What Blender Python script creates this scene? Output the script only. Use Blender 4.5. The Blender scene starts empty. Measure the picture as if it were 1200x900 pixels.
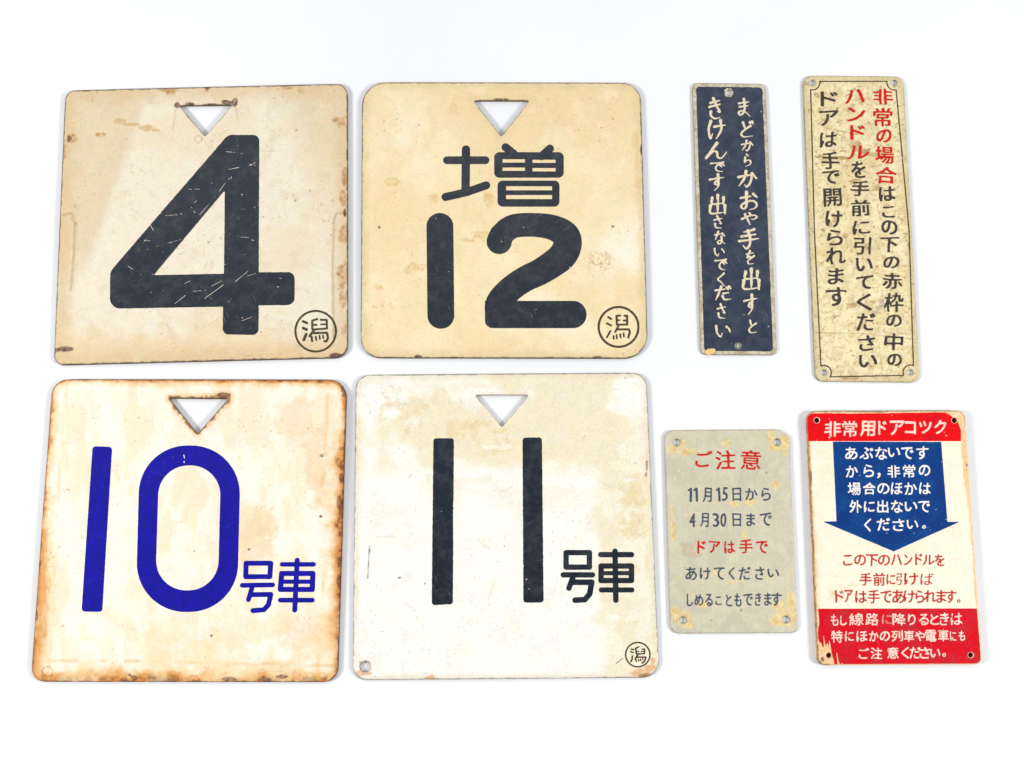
import bpy, math
import numpy as np

C = bpy.context.scene.collection
S = bpy.context.scene

# ------------------------------------------------------------------ camera
PX = 0.0005                     # one picture pixel is about half a millimetre on the table
FPX = 1500.0                    # focal length in picture pixels (1200 wide)
TH = math.radians(11.0)         # lean of the camera away from straight down
DIST = FPX * PX
CAM = np.array([0.0, -DIST * math.sin(TH), DIST * math.cos(TH)])
FW = np.array([0.0, math.sin(TH), -math.cos(TH)])
UP = np.array([0.0, math.cos(TH), math.sin(TH)])
RT = np.array([1.0, 0.0, 0.0])

cd = bpy.data.cameras.new("camera")
cam = bpy.data.objects.new("camera", cd)
C.objects.link(cam)
cd.sensor_width = 36.0
cd.lens = 36.0 * FPX / 1200.0
cd.clip_start = 0.01
cd.clip_end = 50.0
cam.location = CAM
cam.rotation_euler = (TH, 0, 0)
S.camera = cam

# ------------------------------------------------------------------ light
S.view_settings.view_transform = 'Standard'
S.view_settings.look = 'None'
S.view_settings.exposure = 0.13
S.view_settings.gamma = 1.0
w = bpy.data.worlds.new("World")
S.world = w
w.use_nodes = True
# the light of the room: pale walls and ceiling, darker straight above and behind the camera
bg = w.node_tree.nodes["Background"]
_tc = w.node_tree.nodes.new("ShaderNodeTexCoord")
_sx = w.node_tree.nodes.new("ShaderNodeSeparateXYZ")
_nz = w.node_tree.nodes.new("ShaderNodeTexNoise"); _nz.inputs["Scale"].default_value = 2.2; _nz.inputs["Detail"].default_value = 2
_ad = w.node_tree.nodes.new("ShaderNodeMath"); _ad.operation = 'MULTIPLY_ADD'; _ad.inputs[1].default_value = 0.35
_mr = w.node_tree.nodes.new("ShaderNodeMapRange"); _mr.interpolation_type = 'SMOOTHSTEP'
_mr.inputs[1].default_value = 0.31; _mr.inputs[2].default_value = 0.45
_mr.inputs[3].default_value = 0.24; _mr.inputs[4].default_value = 1.0
w.node_tree.links.new(_tc.outputs["Generated"], _sx.inputs[0]); w.node_tree.links.new(_tc.outputs["Generated"], _nz.inputs["Vector"])
w.node_tree.links.new(_nz.outputs["Fac"], _ad.inputs[0]); w.node_tree.links.new(_sx.outputs[1], _ad.inputs[2])
w.node_tree.links.new(_ad.outputs[0], _mr.inputs[0]); w.node_tree.links.new(_mr.outputs[0], bg.inputs[1])
bg.inputs[0].default_value = (0.97, 0.985, 1.0, 1)


def area(name, loc, target, sx, sy, power, col=(1, 1, 1)):
    l = bpy.data.lights.new(name, 'AREA')
    l.shape = 'RECTANGLE'
    l.size, l.size_y = sx, sy
    l.energy = power
    l.color = col
    o = bpy.data.objects.new(name, l)
    C.objects.link(o)
    o.location = loc
    from mathutils import Vector
    d = Vector(target) - Vector(loc)
    o.rotation_euler = d.to_track_quat('-Z', 'Y').to_euler()
    return o


area("lamp_left", (-1.6, -0.35, 0.85), (0, 0, 0), 0.34, 0.34, 28.0, (1.0, 0.985, 0.96))
area("lamp_right", (1.6, -0.35, 0.85), (0, 0, 0), 0.34, 0.34, 26.0, (0.985, 0.99, 1.0))
KE = 1.2                       # light on the table: seen colour = base colour x KE


# ------------------------------------------------------------------ helpers
def unproject(u, v, z):
    """picture pixel -> point of the horizontal plane at height z"""
    u = np.asarray(u, float); v = np.asarray(v, float)
    a = (u - 600.0) / FPX; b = (450.0 - v) / FPX
    dy = FW[1] + UP[1] * b
    dz = FW[2] + UP[2] * b
    t = (z - CAM[2]) / dz
    return a * t, CAM[1] + dy * t


def lin(rgb):
    c = np.asarray(rgb, float) / 255.0
    return np.where(c <= 0.04045, c / 12.92, ((c + 0.055) / 1.055) ** 2.4)


def A(*rgb):
    return np.clip((lin(rgb) - 0.02) / KE, 0.004, 0.86)


_lat = {}
def vn(u, v, su, sv=None, seed=0):
    """smooth value noise, 0..1"""
    sv = su if sv is None else sv
    if seed not in _lat:
        _lat[seed] = np.random.RandomState(seed + 17).rand(256, 256)
    L = _lat[seed]
    x = np.asarray(u) / su + 1000.37; y = np.asarray(v) / sv + 1000.71
    i = np.floor(x).astype(int); j = np.floor(y).astype(int)
    fx = x - i; fy = y - j
    fx = fx * fx * (3 - 2 * fx); fy = fy * fy * (3 - 2 * fy)
    i0 = i % 256; i1 = (i + 1) % 256; j0 = j % 256; j1 = (j + 1) % 256
    return (L[j0, i0] * (1 - fx) * (1 - fy) + L[j0, i1] * fx * (1 - fy)
            + L[j1, i0] * (1 - fx) * fy + L[j1, i1] * fx * fy)


def fbm(u, v, su, sv=None, seed=0, n=4):
    sv = su if sv is None else sv
    s = 0; a = 0.5; tot = 0
    for k in range(n):
        s = s + a * vn(u, v, su / 2 ** k, sv / 2 ** k, seed + 31 * k)
        tot += a; a *= 0.55
    return s / tot


def sstep(e0, e1, x):
    t = np.clip((x - e0) / (e1 - e0), 0, 1)
    return t * t * (3 - 2 * t)


def seg_dist(u, v, ax, ay, bx, by):
    dx, dy = bx - ax, by - ay
    L = dx * dx + dy * dy
    t = np.clip(((u - ax) * dx + (v - ay) * dy) / (L if L else 1), 0, 1)
    return np.hypot(u - ax - t * dx, v - ay - t * dy)


def poly_sdf(u, v, pts):
    """positive inside"""
    P = np.asarray(pts, float)
    d = np.full(u.shape, 1e9); ins = np.zeros(u.shape, bool)
    for k in range(len(P)):
        ax, ay = P[k]; bx, by = P[(k + 1) % len(P)]
        d = np.minimum(d, seg_dist(u, v, ax, ay, bx, by))
        if ay != by:
            c = ((ay > v) != (by > v)) & (u < (bx - ax) * (v - ay) / (by - ay) + ax)
            ins ^= c
    return np.where(ins, d, -d)


def fillet(pts, r, n=10):
    """polygon with rounded corners; r a number or one per corner"""
    P = np.asarray(pts, float); N = len(P)
    R = [r] * N if np.isscalar(r) else list(r)
    out = []
    for k in range(N):
        p = P[k]; a = P[k - 1] - p; b = P[(k + 1) % N] - p
        la, lb = np.hypot(*a), np.hypot(*b); a = a / la; b = b / lb
        ang = math.acos(max(-1, min(1, float(a @ b))))
        if R[k] <= 0 or ang > 3.1:
            out.append(p); continue
        t = min(R[k] / math.tan(ang / 2), la * 0.49, lb * 0.49)
        rr = t * math.tan(ang / 2)
        bis = a + b; bis = bis / np.hypot(*bis)
        c = p + bis * rr / math.sin(ang / 2)
        p0 = p + a * t; p1 = p + b * t
        a0 = math.atan2(*(p0 - c)[::-1]); a1 = math.atan2(*(p1 - c)[::-1])
        da = (a1 - a0 + math.pi) % (2 * math.pi) - math.pi
        for q in range(n + 1):
            t_ = a0 + da * q / n
            out.append(c + rr * np.array([math.cos(t_), math.sin(t_)]))
    return np.array(out)


def stroke(u, v, pts, r):
    """r may be one number or one per point; positive inside"""
    R = [r] * len(pts) if np.isscalar(r) else r
    F = np.full(u.shape, -1e9)
    for k in range(len(pts) - 1):
        ax, ay = pts[k]; bx, by = pts[k + 1]
        dx, dy = bx - ax, by - ay
        L = dx * dx + dy * dy
        t = np.clip(((u - ax) * dx + (v - ay) * dy) / (L if L else 1), 0, 1)
        F = np.maximum(F, R[k] * (1 - t) + R[k + 1] * t - np.hypot(u - ax - t * dx, v - ay - t * dy))
    return F


def smooth_path(pts, n=8):
    P = [np.array(p, float) for p in pts]
    P = [2 * P[0] - P[1]] + P + [2 * P[-1] - P[-2]]
    out = []
    for k in range(1, len(P) - 2):
        p0, p1, p2, p3 = P[k - 1:k + 3]
        for q in range(n):
            t = q / n
            out.append(0.5 * ((2 * p1) + (p2 - p0) * t + (2 * p0 - 5 * p1 + 4 * p2 - p3) * t * t
                              + (3 * p1 - p0 - 3 * p2 + p3) * t ** 3))
    out.append(P[-2])
    return out


def grid(u0, v0, u1, v1, cell):
    nu = int(math.ceil((u1 - u0) / cell)) + 1
    nv = int(math.ceil((v1 - v0) / cell)) + 1
    return np.meshgrid(u0 + np.arange(nu) * cell, v0 + np.arange(nv) * cell)


# marching squares.  corner order: 0 (i,j) 1 (i+1,j) 2 (i+1,j+1) 3 (i,j+1); edges 4:01 5:12 6:23 7:30
CASES = {1: [[0, 4, 7]], 2: [[1, 5, 4]], 3: [[0, 1, 5, 7]], 4: [[2, 6, 5]], 5: [[0, 4, 7], [2, 6, 5]],
         6: [[1, 2, 6, 4]], 7: [[0, 1, 2, 6, 7]], 8: [[3, 7, 6]], 9: [[0, 4, 6, 3]],
         10: [[1, 5, 4], [3, 7, 6]], 11: [[0, 1, 5, 6, 3]], 12: [[2, 3, 7, 5]], 13: [[0, 4, 5, 2, 3]],
         14: [[1, 2, 3, 7, 4]], 15: [[0, 1, 2, 3]]}


def march(F, U, V):
    """-> verts (n,2), list of face arrays, boundary edges (m,2); inside where F > 0"""
    ny, nx = F.shape
    I = F > 0
    nid = np.full(F.shape, -1, np.int64)
    nid[I] = np.arange(I.sum())
    base = int(I.sum())
    vs = [np.stack([U[I], V[I]], 1)]
    h = I[:, :-1] != I[:, 1:]
    hid = np.full(h.shape, -1, np.int64); hid[h] = base + np.arange(h.sum()); base += int(h.sum())
    t = (F[:, :-1] / (F[:, :-1] - F[:, 1:] + 1e-30))[h]
    t = np.clip(t, 0.02, 0.98)
    vs.append(np.stack([U[:, :-1][h] * (1 - t) + U[:, 1:][h] * t, V[:, :-1][h]], 1))
    g = I[:-1] != I[1:]
    gid = np.full(g.shape, -1, np.int64); gid[g] = base + np.arange(g.sum())
    t = (F[:-1] / (F[:-1] - F[1:] + 1e-30))[g]
    t = np.clip(t, 0.02, 0.98)
    vs.append(np.stack([U[:-1][g], V[:-1][g] * (1 - t) + V[1:][g] * t], 1))
    K = [nid[:-1, :-1], nid[:-1, 1:], nid[1:, 1:], nid[1:, :-1], hid[:-1], gid[:, 1:], hid[1:], gid[:, :-1]]
    code = I[:-1, :-1] * 1 + I[:-1, 1:] * 2 + I[1:, 1:] * 4 + I[1:, :-1] * 8
    faces = []; edges = []
    for c, polys in CASES.items():
        m = code == c
        if not m.any():
            continue
        for p in polys:
            faces.append(np.stack([K[q][m] for q in p], 1))
            for a in range(len(p)):
                q, r = p[a], p[(a + 1) % len(p)]
                if q >= 4 and r >= 4:
                    edges.append(np.stack([K[q][m], K[r][m]], 1))
    return np.concatenate(vs), faces, (np.concatenate(edges) if edges else np.zeros((0, 2), np.int64))


class Piece:
    """collects marched sheets (in picture pixels) that belong to ONE mesh"""
    def __init__(self):
        self.v = []; self.f = []; self.e = []; self.n = 0

    def add(self, F, U, V):
        v, f, e = march(F, U, V)
        self.v.append(v)
        self.f += [x + self.n for x in f]
        self.e.append(e + self.n)
        self.n += len(v)
        return self


def mesh_from(name, xyz, faces, mats, mat_idx=None, smooth=True):
    me = bpy.data.meshes.new(name)
    sizes = np.concatenate([np.full(len(f), f.shape[1]) for f in faces]) if faces else np.zeros(0, int)
    loops = np.concatenate([f[:, ::-1].ravel() for f in faces])      # picture v runs down: flip to face up
    me.vertices.add(len(xyz)); me.vertices.foreach_set("co", np.asarray(xyz, np.float32).ravel())
    me.loops.add(len(loops)); me.loops.foreach_set("vertex_index", loops.astype(np.int32))
    me.polygons.add(len(sizes))
    starts = np.concatenate([[0], np.cumsum(sizes)[:-1]])
    me.polygons.foreach_set("loop_start", starts.astype(np.int32))
    me.polygons.foreach_set("loop_total", sizes.astype(np.int32))
    for m in mats:
        me.materials.append(m)
    if mat_idx is not None:
        me.polygons.foreach_set("material_index", np.asarray(mat_idx, np.int32))
    me.polygons.foreach_set("use_smooth", np.full(len(sizes), smooth))
    me.update(); me.validate()
    return me


def thing(name, label, cat, uv, group=None):
    o = bpy.data.objects.new(name, None)
    C.objects.link(o)
    x, y = unproject(uv[0], uv[1], 0.0)
    o.location = (float(x), float(y), 0)
    o.empty_display_size = 0.02
    o['label'] = label; o['category'] = cat
    if group:
        o['group'] = group
    return o


def link(name, me, parent, label=None):
    o = bpy.data.objects.new(name, me)
    C.objects.link(o)
    o.parent = parent
    if label:
        o['label'] = label
    return o


class Sign:
    """a plate lying on the table: its Empty, thickness and surface height"""
    def __init__(self, root, thick, bow=0.0, relief=None):
        self.root = root; self.t = thick; self.bow = bow; self.relief = relief
        self.org = np.array(root.location)

    def bend(self, u, v):
        z = np.zeros(np.shape(u))
        if self.bow:
            cu, cv, hu, hv = self.box
            z = self.bow * (1 - 0.5 * ((u - cu) / hu) ** 2 - 0.5 * ((v - cv) / hv) ** 2)
            z = z + self.bow * 0.25 * (fbm(u, v, 90, seed=int(cu)) - 0.5)
        if self.relief is not None:
            z = z + self.relief(u, v)
        return z

    def coords(self, u, v, lift, drop=None):
        x, y = unproject(u, v, self.t + lift)
        z = self.t + lift + self.bend(u, v)
        if drop is not None:
            z = z - drop
        return np.stack([x - self.org[0], y - self.org[1], z - self.org[2]], 1)

    def plate(self, outline, holes, paint, mat, edge_mat, cell=0.8, lip=0.0004, lipw=1.6, rough=0.25, rim=None):
        P = np.asarray(outline)
        lo = P.min(0) - 3; hi = P.max(0) + 3
        mid = (P.min(0) + P.max(0)) / 2; half = (P.max(0) - P.min(0)) / 2
        self.box = (mid[0], mid[1], half[0], half[1])
        U, V = grid(lo[0], lo[1], hi[0], hi[1], cell)
        F = poly_sdf(U, V, P) + 0.35 * (fbm(U, V, 9, seed=3) - 0.5)
        for h in holes:
            F = np.minimum(F, h(U, V))
        p = Piece().add(F, U, V)
        uv = p.v[0]; u, v = uv[:, 0], uv[:, 1]
        d = poly_sdf(u, v, P)
        dh = np.full(u.shape, 1e9)
        for h in holes:
            dh = np.minimum(dh, -h(u, v) * -1)
        dd = np.maximum(np.minimum(d, dh), 0)
        drop = lip * np.clip(1 - dd / lipw, 0, 1) ** 2
        top = self.coords(u, v, 0.0, drop)
        # side walls, with their own vertices
        e = p.e[0]
        ids, inv = np.unique(e, return_inverse=True); inv = inv.reshape(e.shape)
        wt = top[ids]; wb = wt.copy(); wb[:, 2] = 0.0
        n0 = len(top); n1 = len(ids)
        wall = np.stack([e[:, 0] * 0 + n0 + inv[:, 1], n0 + inv[:, 0], n0 + n1 + inv[:, 0], n0 + n1 + inv[:, 1]], 1)
        xyz = np.concatenate([top, wt, wb])
        faces = p.f + [wall]
        idx = np.concatenate([np.zeros(sum(len(f) for f in p.f)), np.ones(len(wall))])
        me = mesh_from("plate", xyz, faces, [mat, edge_mat], idx)
        col, rg = paint(u, v, np.maximum(d, 0), np.maximum(dh, 0))
        g = 1 + 0.10 * (fbm(u, v, 2.2, seed=201, n=2) - 0.5)[:, None] + 0.06 * (fbm(u, v, 12, seed=202, n=3) - 0.5)[:, None] \
            + 0.05 * (np.stack([vn(u, v, 6, seed=203 + k) for k in range(3)], 1) - 0.5)
        col = np.clip(col * g, 0.004, 0.88)
        if rim is not None:
            rm = sstep(rim[1] * 1.25, rim[1] * 0.5, np.minimum(d, dh + 0.25) + rim[2] * (fbm(u, v, 7, seed=204, n=4) - 0.5))
            col = lay(col, np.clip(0.85 * rm, 0, 1), rim[0])
        ca = np.ones((len(xyz), 4), np.float32)
        ca[:n0, :3] = col
        ca[n0:, :3] = np.concatenate([col[ids], col[ids]])
        at = me.attributes.new("tint", 'FLOAT_COLOR', 'POINT'); at.data.foreach_set("color", ca.ravel())
        ra = np.full(len(xyz), rough, np.float32); ra[:n0] = rg
        at = me.attributes.new("dull", 'FLOAT', 'POINT'); at.data.foreach_set("value", ra)
        return link("plate", me, self.root)

    def sheet(self, name, piece, mat, lift=0.00006, parent=None, label=None, tint=None):
        uv = np.concatenate(piece.v)
        me = mesh_from(name, self.coords(uv[:, 0], uv[:, 1], lift), piece.f, [mat])
        if tint is not None:
            ca = np.ones((len(uv), 4), np.float32); ca[:, :3] = tint(uv[:, 0], uv[:, 1])
            at = me.attributes.new("tint", 'FLOAT_COLOR', 'POINT'); at.data.foreach_set("color", ca.ravel())
        return link(name, me, parent or self.root, label)


# ------------------------------------------------------------------ materials
def nodes(name):
    m = bpy.data.materials.new(name); m.use_nodes = True
    nt = m.node_tree
    return m, nt, nt.nodes["Principled BSDF"]


def plate_mat(name, grain=0.06, bump=0.15, spec=0.5, coat=0.0, metal=0.0, scale=900):
    """colour of wear and painted glare comes from the mesh, fine grain and dimples from noise"""
    m, nt, b = nodes(name)
    a = nt.nodes.new("ShaderNodeAttribute"); a.attribute_name = "tint"
    r = nt.nodes.new("ShaderNodeAttribute"); r.attribute_name = "dull"
    tc = nt.nodes.new("ShaderNodeTexCoord")
    n = nt.nodes.new("ShaderNodeTexNoise"); n.inputs["Scale"].default_value = scale; n.inputs["Detail"].default_value = 4
    n2 = nt.nodes.new("ShaderNodeTexNoise"); n2.inputs["Scale"].default_value = 120; n2.inputs["Detail"].default_value = 6
    mr = nt.nodes.new("ShaderNodeMapRange")
    mr.inputs[1].default_value = 0.3; mr.inputs[2].default_value = 0.7
    mr.inputs[3].default_value = 1 - grain; mr.inputs[4].default_value = 1 + grain
    mx = nt.nodes.new("ShaderNodeVectorMath"); mx.operation = 'MULTIPLY'
    bp = nt.nodes.new("ShaderNodeBump"); bp.inputs["Strength"].default_value = bump; bp.inputs["Distance"].default_value = 0.0004
    L = nt.links.new
    L(tc.outputs["Object"], n.inputs["Vector"]); L(tc.outputs["Object"], n2.inputs["Vector"])
    L(n.outputs["Fac"], mr.inputs[0])
    L(a.outputs["Color"], mx.inputs[0]); L(mr.outputs[0], mx.inputs[1])
    L(mx.outputs[0], b.inputs["Base Color"])
    L(r.outputs["Fac"], b.inputs["Roughness"])
    L(n2.outputs["Fac"], bp.inputs["Height"]); L(bp.outputs["Normal"], b.inputs["Normal"])
    b.inputs["Specular IOR Level"].default_value = spec
    b.inputs["Metallic"].default_value = metal
    b.inputs["Coat Weight"].default_value = coat
    b.inputs["Coat Roughness"].default_value = 0.15
    return m


def paint_mat(name, col, col2, rough=0.3, spec=0.5, scale=150, lo=0.45, hi=0.75, bump=0.08, scuff=None):
    m, nt, b = nodes(name)
    tc = nt.nodes.new("ShaderNodeTexCoord")
    n = nt.nodes.new("ShaderNodeTexNoise"); n.inputs["Scale"].default_value = scale; n.inputs["Detail"].default_value = 8
    n.inputs["Roughness"].default_value = 0.65
    mr = nt.nodes.new("ShaderNodeMapRange"); mr.inputs[1].default_value = lo; mr.inputs[2].default_value = hi
    mx = nt.nodes.new("ShaderNodeMix"); mx.data_type = 'RGBA'
    mx.inputs["A"].default_value = (*col, 1); mx.inputs["B"].default_value = (*col2, 1)
    bp = nt.nodes.new("ShaderNodeBump"); bp.inputs["Strength"].default_value = bump; bp.inputs["Distance"].default_value = 0.0003
    L = nt.links.new
    L(tc.outputs["Object"], n.inputs["Vector"]); L(n.outputs["Fac"], mr.inputs[0])
    L(mr.outputs[0], mx.inputs["Factor"])
    out = mx.outputs["Result"]
    # fine grain of a hand-brushed, handled paint
    gn = nt.nodes.new("ShaderNodeTexNoise"); gn.inputs["Scale"].default_value = 1500; gn.inputs["Detail"].default_value = 2
    gr = nt.nodes.new("ShaderNodeMapRange"); gr.inputs[1].default_value = 0.3; gr.inputs[2].default_value = 0.7
    gr.inputs[3].default_value = 0.86; gr.inputs[4].default_value = 1.14
    gm = nt.nodes.new("ShaderNodeVectorMath"); gm.operation = 'MULTIPLY'
    L(tc.outputs["Object"], gn.inputs["Vector"]); L(gn.outputs["Fac"], gr.inputs[0])
    L(out, gm.inputs[0]); L(gr.outputs[0], gm.inputs[1]); out = gm.outputs[0]
    if scuff is not None:
        # hairline scratches in three directions, thicker in some places than in others
        for k, (ang, sx, sy) in enumerate([(0.35, 26, 1300), (-0.55, 55, 1900), (1.2, 90, 1500)]):
            mp = nt.nodes.new("ShaderNodeMapping"); mp.inputs["Rotation"].default_value = (0, 0, ang)
            mp.inputs["Scale"].default_value = (sx, sy, 1); mp.inputs["Location"].default_value = (k * 3.1, k * 7.7, 0)
            sn_ = nt.nodes.new("ShaderNodeTexNoise"); sn_.inputs["Scale"].default_value = 1.0; sn_.inputs["Detail"].default_value = 1
            sr_ = nt.nodes.new("ShaderNodeMapRange"); sr_.inputs[1].default_value = 0.70; sr_.inputs[2].default_value = 0.80
            sr_.inputs[4].default_value = 0.75
            rt = nt.nodes.new("ShaderNodeVectorRotate"); rt.inputs["Angle"].default_value = ang
            sm = nt.nodes.new("ShaderNodeMix"); sm.data_type = 'RGBA'; sm.inputs["B"].default_value = (*scuff, 1)
            L(tc.outputs["Object"], rt.inputs["Vector"]); L(rt.outputs[0], mp.inputs["Vector"]); mp.inputs["Rotation"].default_value = (0, 0, 0)
            L(mp.outputs[0], sn_.inputs["Vector"]); L(sn_.outputs["Fac"], sr_.inputs[0])
            hm = nt.nodes.new("ShaderNodeTexNoise"); hm.inputs["Scale"].default_value = 38 + 9 * k; hm.inputs["Detail"].default_value = 3
            hr_ = nt.nodes.new("ShaderNodeMapRange"); hr_.inputs[1].default_value = 0.42; hr_.inputs[2].default_value = 0.66
            hx_ = nt.nodes.new("ShaderNodeMath"); hx_.operation = 'MULTIPLY'
            L(rt.outputs[0], hm.inputs["Vector"]); L(hm.outputs["Fac"], hr_.inputs[0])
            L(sr_.outputs[0], hx_.inputs[0]); L(hr_.outputs[0], hx_.inputs[1])
            L(hx_.outputs[0], sm.inputs["Factor"]); L(out, sm.inputs["A"]); out = sm.outputs["Result"]
    L(out, b.inputs["Base Color"])
    L(n.outputs["Fac"], bp.inputs["Height"]); L(bp.outputs["Normal"], b.inputs["Normal"])
    b.inputs["Roughness"].default_value = rough
    b.inputs["Specular IOR Level"].default_value = spec
    return m


M_enamel = plate_mat("old_enamel", grain=0.05)
M_brass = plate_mat("aged_lacquered_metal", grain=0.10, spec=0.4, scale=1300)
M_grey = plate_mat("dull_grey_metal", grain=0.07, spec=0.4, scale=1500)
M_board = plate_mat("painted_board", grain=0.03, spec=0.5)
M_edge = paint_mat("bare_steel_edge", A(85, 72, 66), A(140, 112, 90), 0.6, 0.3, 300)
M_edge_rust = paint_mat("rusted_edge", A(92, 60, 44), A(150, 95, 55), 0.8, 0.2, 300)
M_edge_pale = paint_mat("worn_metal_edge", A(112, 102, 84), A(176, 168, 152), 0.5, 0.4, 300)
M_edge_board = paint_mat("chipped_board_edge", A(196, 156, 112), A(120, 88, 66), 0.8, 0.2, 160, 0.45, 0.65)
M_black = paint_mat("blue_black_paint", A(46, 51, 60), A(70, 72, 76), 0.26, 0.5, 170, 0.45, 0.75, scuff=A(150, 148, 140))
M_blue = paint_mat("ultramarine_enamel", A(34, 20, 150), A(48, 36, 172), 0.28, 0.3, 240, 0.42, 0.66, scuff=A(92, 84, 206))
M_mark = paint_mat("dark_brown_paint", A(78, 70, 58), A(110, 98, 80), 0.4, 0.3, 400)
M_navy = paint_mat("navy_field_paint", A(54, 61, 78), A(74, 80, 94), 0.34, 0.4, 170, 0.4, 0.7, scuff=A(130, 132, 138))
M_cream_ink = paint_mat("cream_lettering_paint", A(232, 218, 188), A(205, 190, 158), 0.5, 0.3, 500, 0.5, 0.75)
M_red_ink = paint_mat("red_lettering_paint", A(204, 46, 34), A(218, 96, 66), 0.5, 0.15, 500, 0.5, 0.8)
M_dark_ink = paint_mat("dark_lettering_paint", A(72, 64, 62), A(108, 98, 84), 0.45, 0.3, 600, 0.5, 0.8)
M_slate_ink = paint_mat("slate_lettering_paint", A(70, 82, 100), A(112, 118, 120), 0.45, 0.3, 600, 0.45, 0.8)
M_redfield = paint_mat("red_field_paint", A(232, 14, 46), A(206, 34, 58), 0.45, 0.06, 60, 0.5, 0.75, scuff=A(232, 80, 90))
M_redworn = paint_mat("worn_red_field_paint", A(218, 20, 52), A(190, 62, 70), 0.5, 0.06, 75, 0.44, 0.68, scuff=A(214, 120, 120))
M_bluefield = paint_mat("blue_field_paint", A(22, 70, 130), A(40, 84, 142), 0.45, 0.08, 90, 0.45, 0.7, scuff=A(90, 124, 180))
M_white_ink = paint_mat("white_lettering_paint", A(246, 240, 234), A(240, 214, 206), 0.35, 0.4, 300, 0.55, 0.8)
M_pink_ink = paint_mat("worn_pink_white_lettering_paint", A(246, 222, 206), A(238, 176, 160), 0.35, 0.4, 260, 0.45, 0.75)
M_crimson_ink = paint_mat("crimson_lettering_paint", A(196, 56, 50), A(206, 96, 84), 0.4, 0.35, 500, 0.5, 0.8)
M_faded_ink = paint_mat("faded_lettering_paint", A(232, 150, 138), A(206, 92, 86), 0.4, 0.35, 260, 0.4, 0.7)
M_rivet = paint_mat("dull_zinc", A(188, 184, 176), A(140, 132, 118), 0.4, 0.5, 500)
M_holerust = paint_mat("rusty_screw_hole", A(110, 72, 56), A(70, 46, 40), 0.8, 0.2, 600)
M_chip = paint_mat("peeling_ochre_paint", A(238, 204, 140), A(226, 184, 112), 0.6, 0.3, 600)

# ------------------------------------------------------------------ the white surface
m, nt, b = nodes("white_paper")
tc = nt.nodes.new("ShaderNodeTexCoord")
n = nt.nodes.new("ShaderNodeTexNoise"); n.inputs["Scale"].default_value = 4; n.inputs["Detail"].default_value = 8
n2 = nt.nodes.new("ShaderNodeTexNoise"); n2.inputs["Scale"].default_value = 420; n2.inputs["Detail"].default_value = 3
mx = nt.nodes.new("ShaderNodeMix"); mx.data_type = 'RGBA'
mx.inputs["A"].default_value = (0.655, 0.668, 0.69, 1); mx.inputs["B"].default_value = (0.84, 0.842, 0.848, 1)
bp = nt.nodes.new("ShaderNodeBump"); bp.inputs["Strength"].default_value = 0.12; bp.inputs["Distance"].default_value = 0.0003
nt.links.new(tc.outputs["Object"], n.inputs["Vector"]); nt.links.new(tc.outputs["Object"], n2.inputs["Vector"])
nt.links.new(n.outputs["Fac"], mx.inputs["Factor"]); nt.links.new(mx.outputs["Result"], b.inputs["Base Color"])
nt.links.new(n2.outputs["Fac"], bp.inputs["Height"]); nt.links.new(bp.outputs["Normal"], b.inputs["Normal"])
b.inputs["Roughness"].default_value = 0.75
b.inputs["Specular IOR Level"].default_value = 0.2
me = bpy.data.meshes.new("tabletop")
ks = np.linspace(-1.6, 1.6, 9)
vv = [(x, y, 0.0) for y in ks for x in ks]
me.from_pydata(vv, [], [(j * 9 + i, j * 9 + i + 1, j * 9 + i + 10, j * 9 + i + 9) for j in range(8) for i in range(8)])
me.materials.append(m)
table = bpy.data.objects.new("tabletop", me); C.objects.link(table)
table['kind'] = 'structure'
table['label'] = 'plain white paper surface under all the signs'; table['category'] = 'tabletop'

# ------------------------------------------------------------------ lettering from Blender's own built-in font
_tri = {}
def bar_tris(pts, r):
    """a plain drawn stroke as triangles, for the narrow figure 1"""
    T = []
    for (ax, ay), (bx, by) in zip(pts[:-1], pts[1:]):
        dx, dy = bx - ax, by - ay; L = math.hypot(dx, dy); nx, ny = -dy / L * r, dx / L * r
        a, b_, c, d = (ax + nx, ay + ny), (bx + nx, by + ny), (bx - nx, by - ny), (ax - nx, ay - ny)
        T += [(a, b_, c), (a, c, d)]
    T = np.array(T); lo = T.reshape(-1, 2).min(0); hi = T.reshape(-1, 2).max(0)
    T = (T - lo) / (hi - lo); return T
_tri["1"] = bar_tris([(0.0, 0.22), (0.16, 0.03), (0.16, 1.0)], 0.045)
def glyph_tris(ch):
    if ch not in _tri:
        cu = bpy.data.curves.new("lettering", 'FONT'); cu.body = ch; cu.resolution_u = 6
        o = bpy.data.objects.new("lettering", cu); C.objects.link(o)
        dg = bpy.context.evaluated_depsgraph_get()
        e = o.evaluated_get(dg); me = e.to_mesh(); me.calc_loop_triangles()
        co = np.array([v.co[:2] for v in me.vertices]); tr = np.array([t.vertices[:] for t in me.loop_triangles])
        T = co[tr]
        e.to_mesh_clear()
        bpy.data.objects.remove(o); bpy.data.curves.remove(cu)
        lo = T.reshape(-1, 2).min(0); hi = T.reshape(-1, 2).max(0)
        T = (T - lo) / np.maximum(hi - lo, 1e-6); T[..., 1] = 1 - T[..., 1]
        _tri[ch] = T
    return _tri[ch]


def shift_max(B, offs):
    out = np.zeros_like(B)
    ny, nx = B.shape
    for dx, dy in offs:
        ys, yd = (slice(0, ny - dy), slice(dy, ny)) if dy >= 0 else (slice(-dy, ny), slice(0, ny + dy))
        xs, xd = (slice(0, nx - dx), slice(dx, nx)) if dx >= 0 else (slice(-dx, nx), slice(0, nx + dx))
        out[yd, xd] = np.maximum(out[yd, xd], B[ys, xs])
    return out


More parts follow.
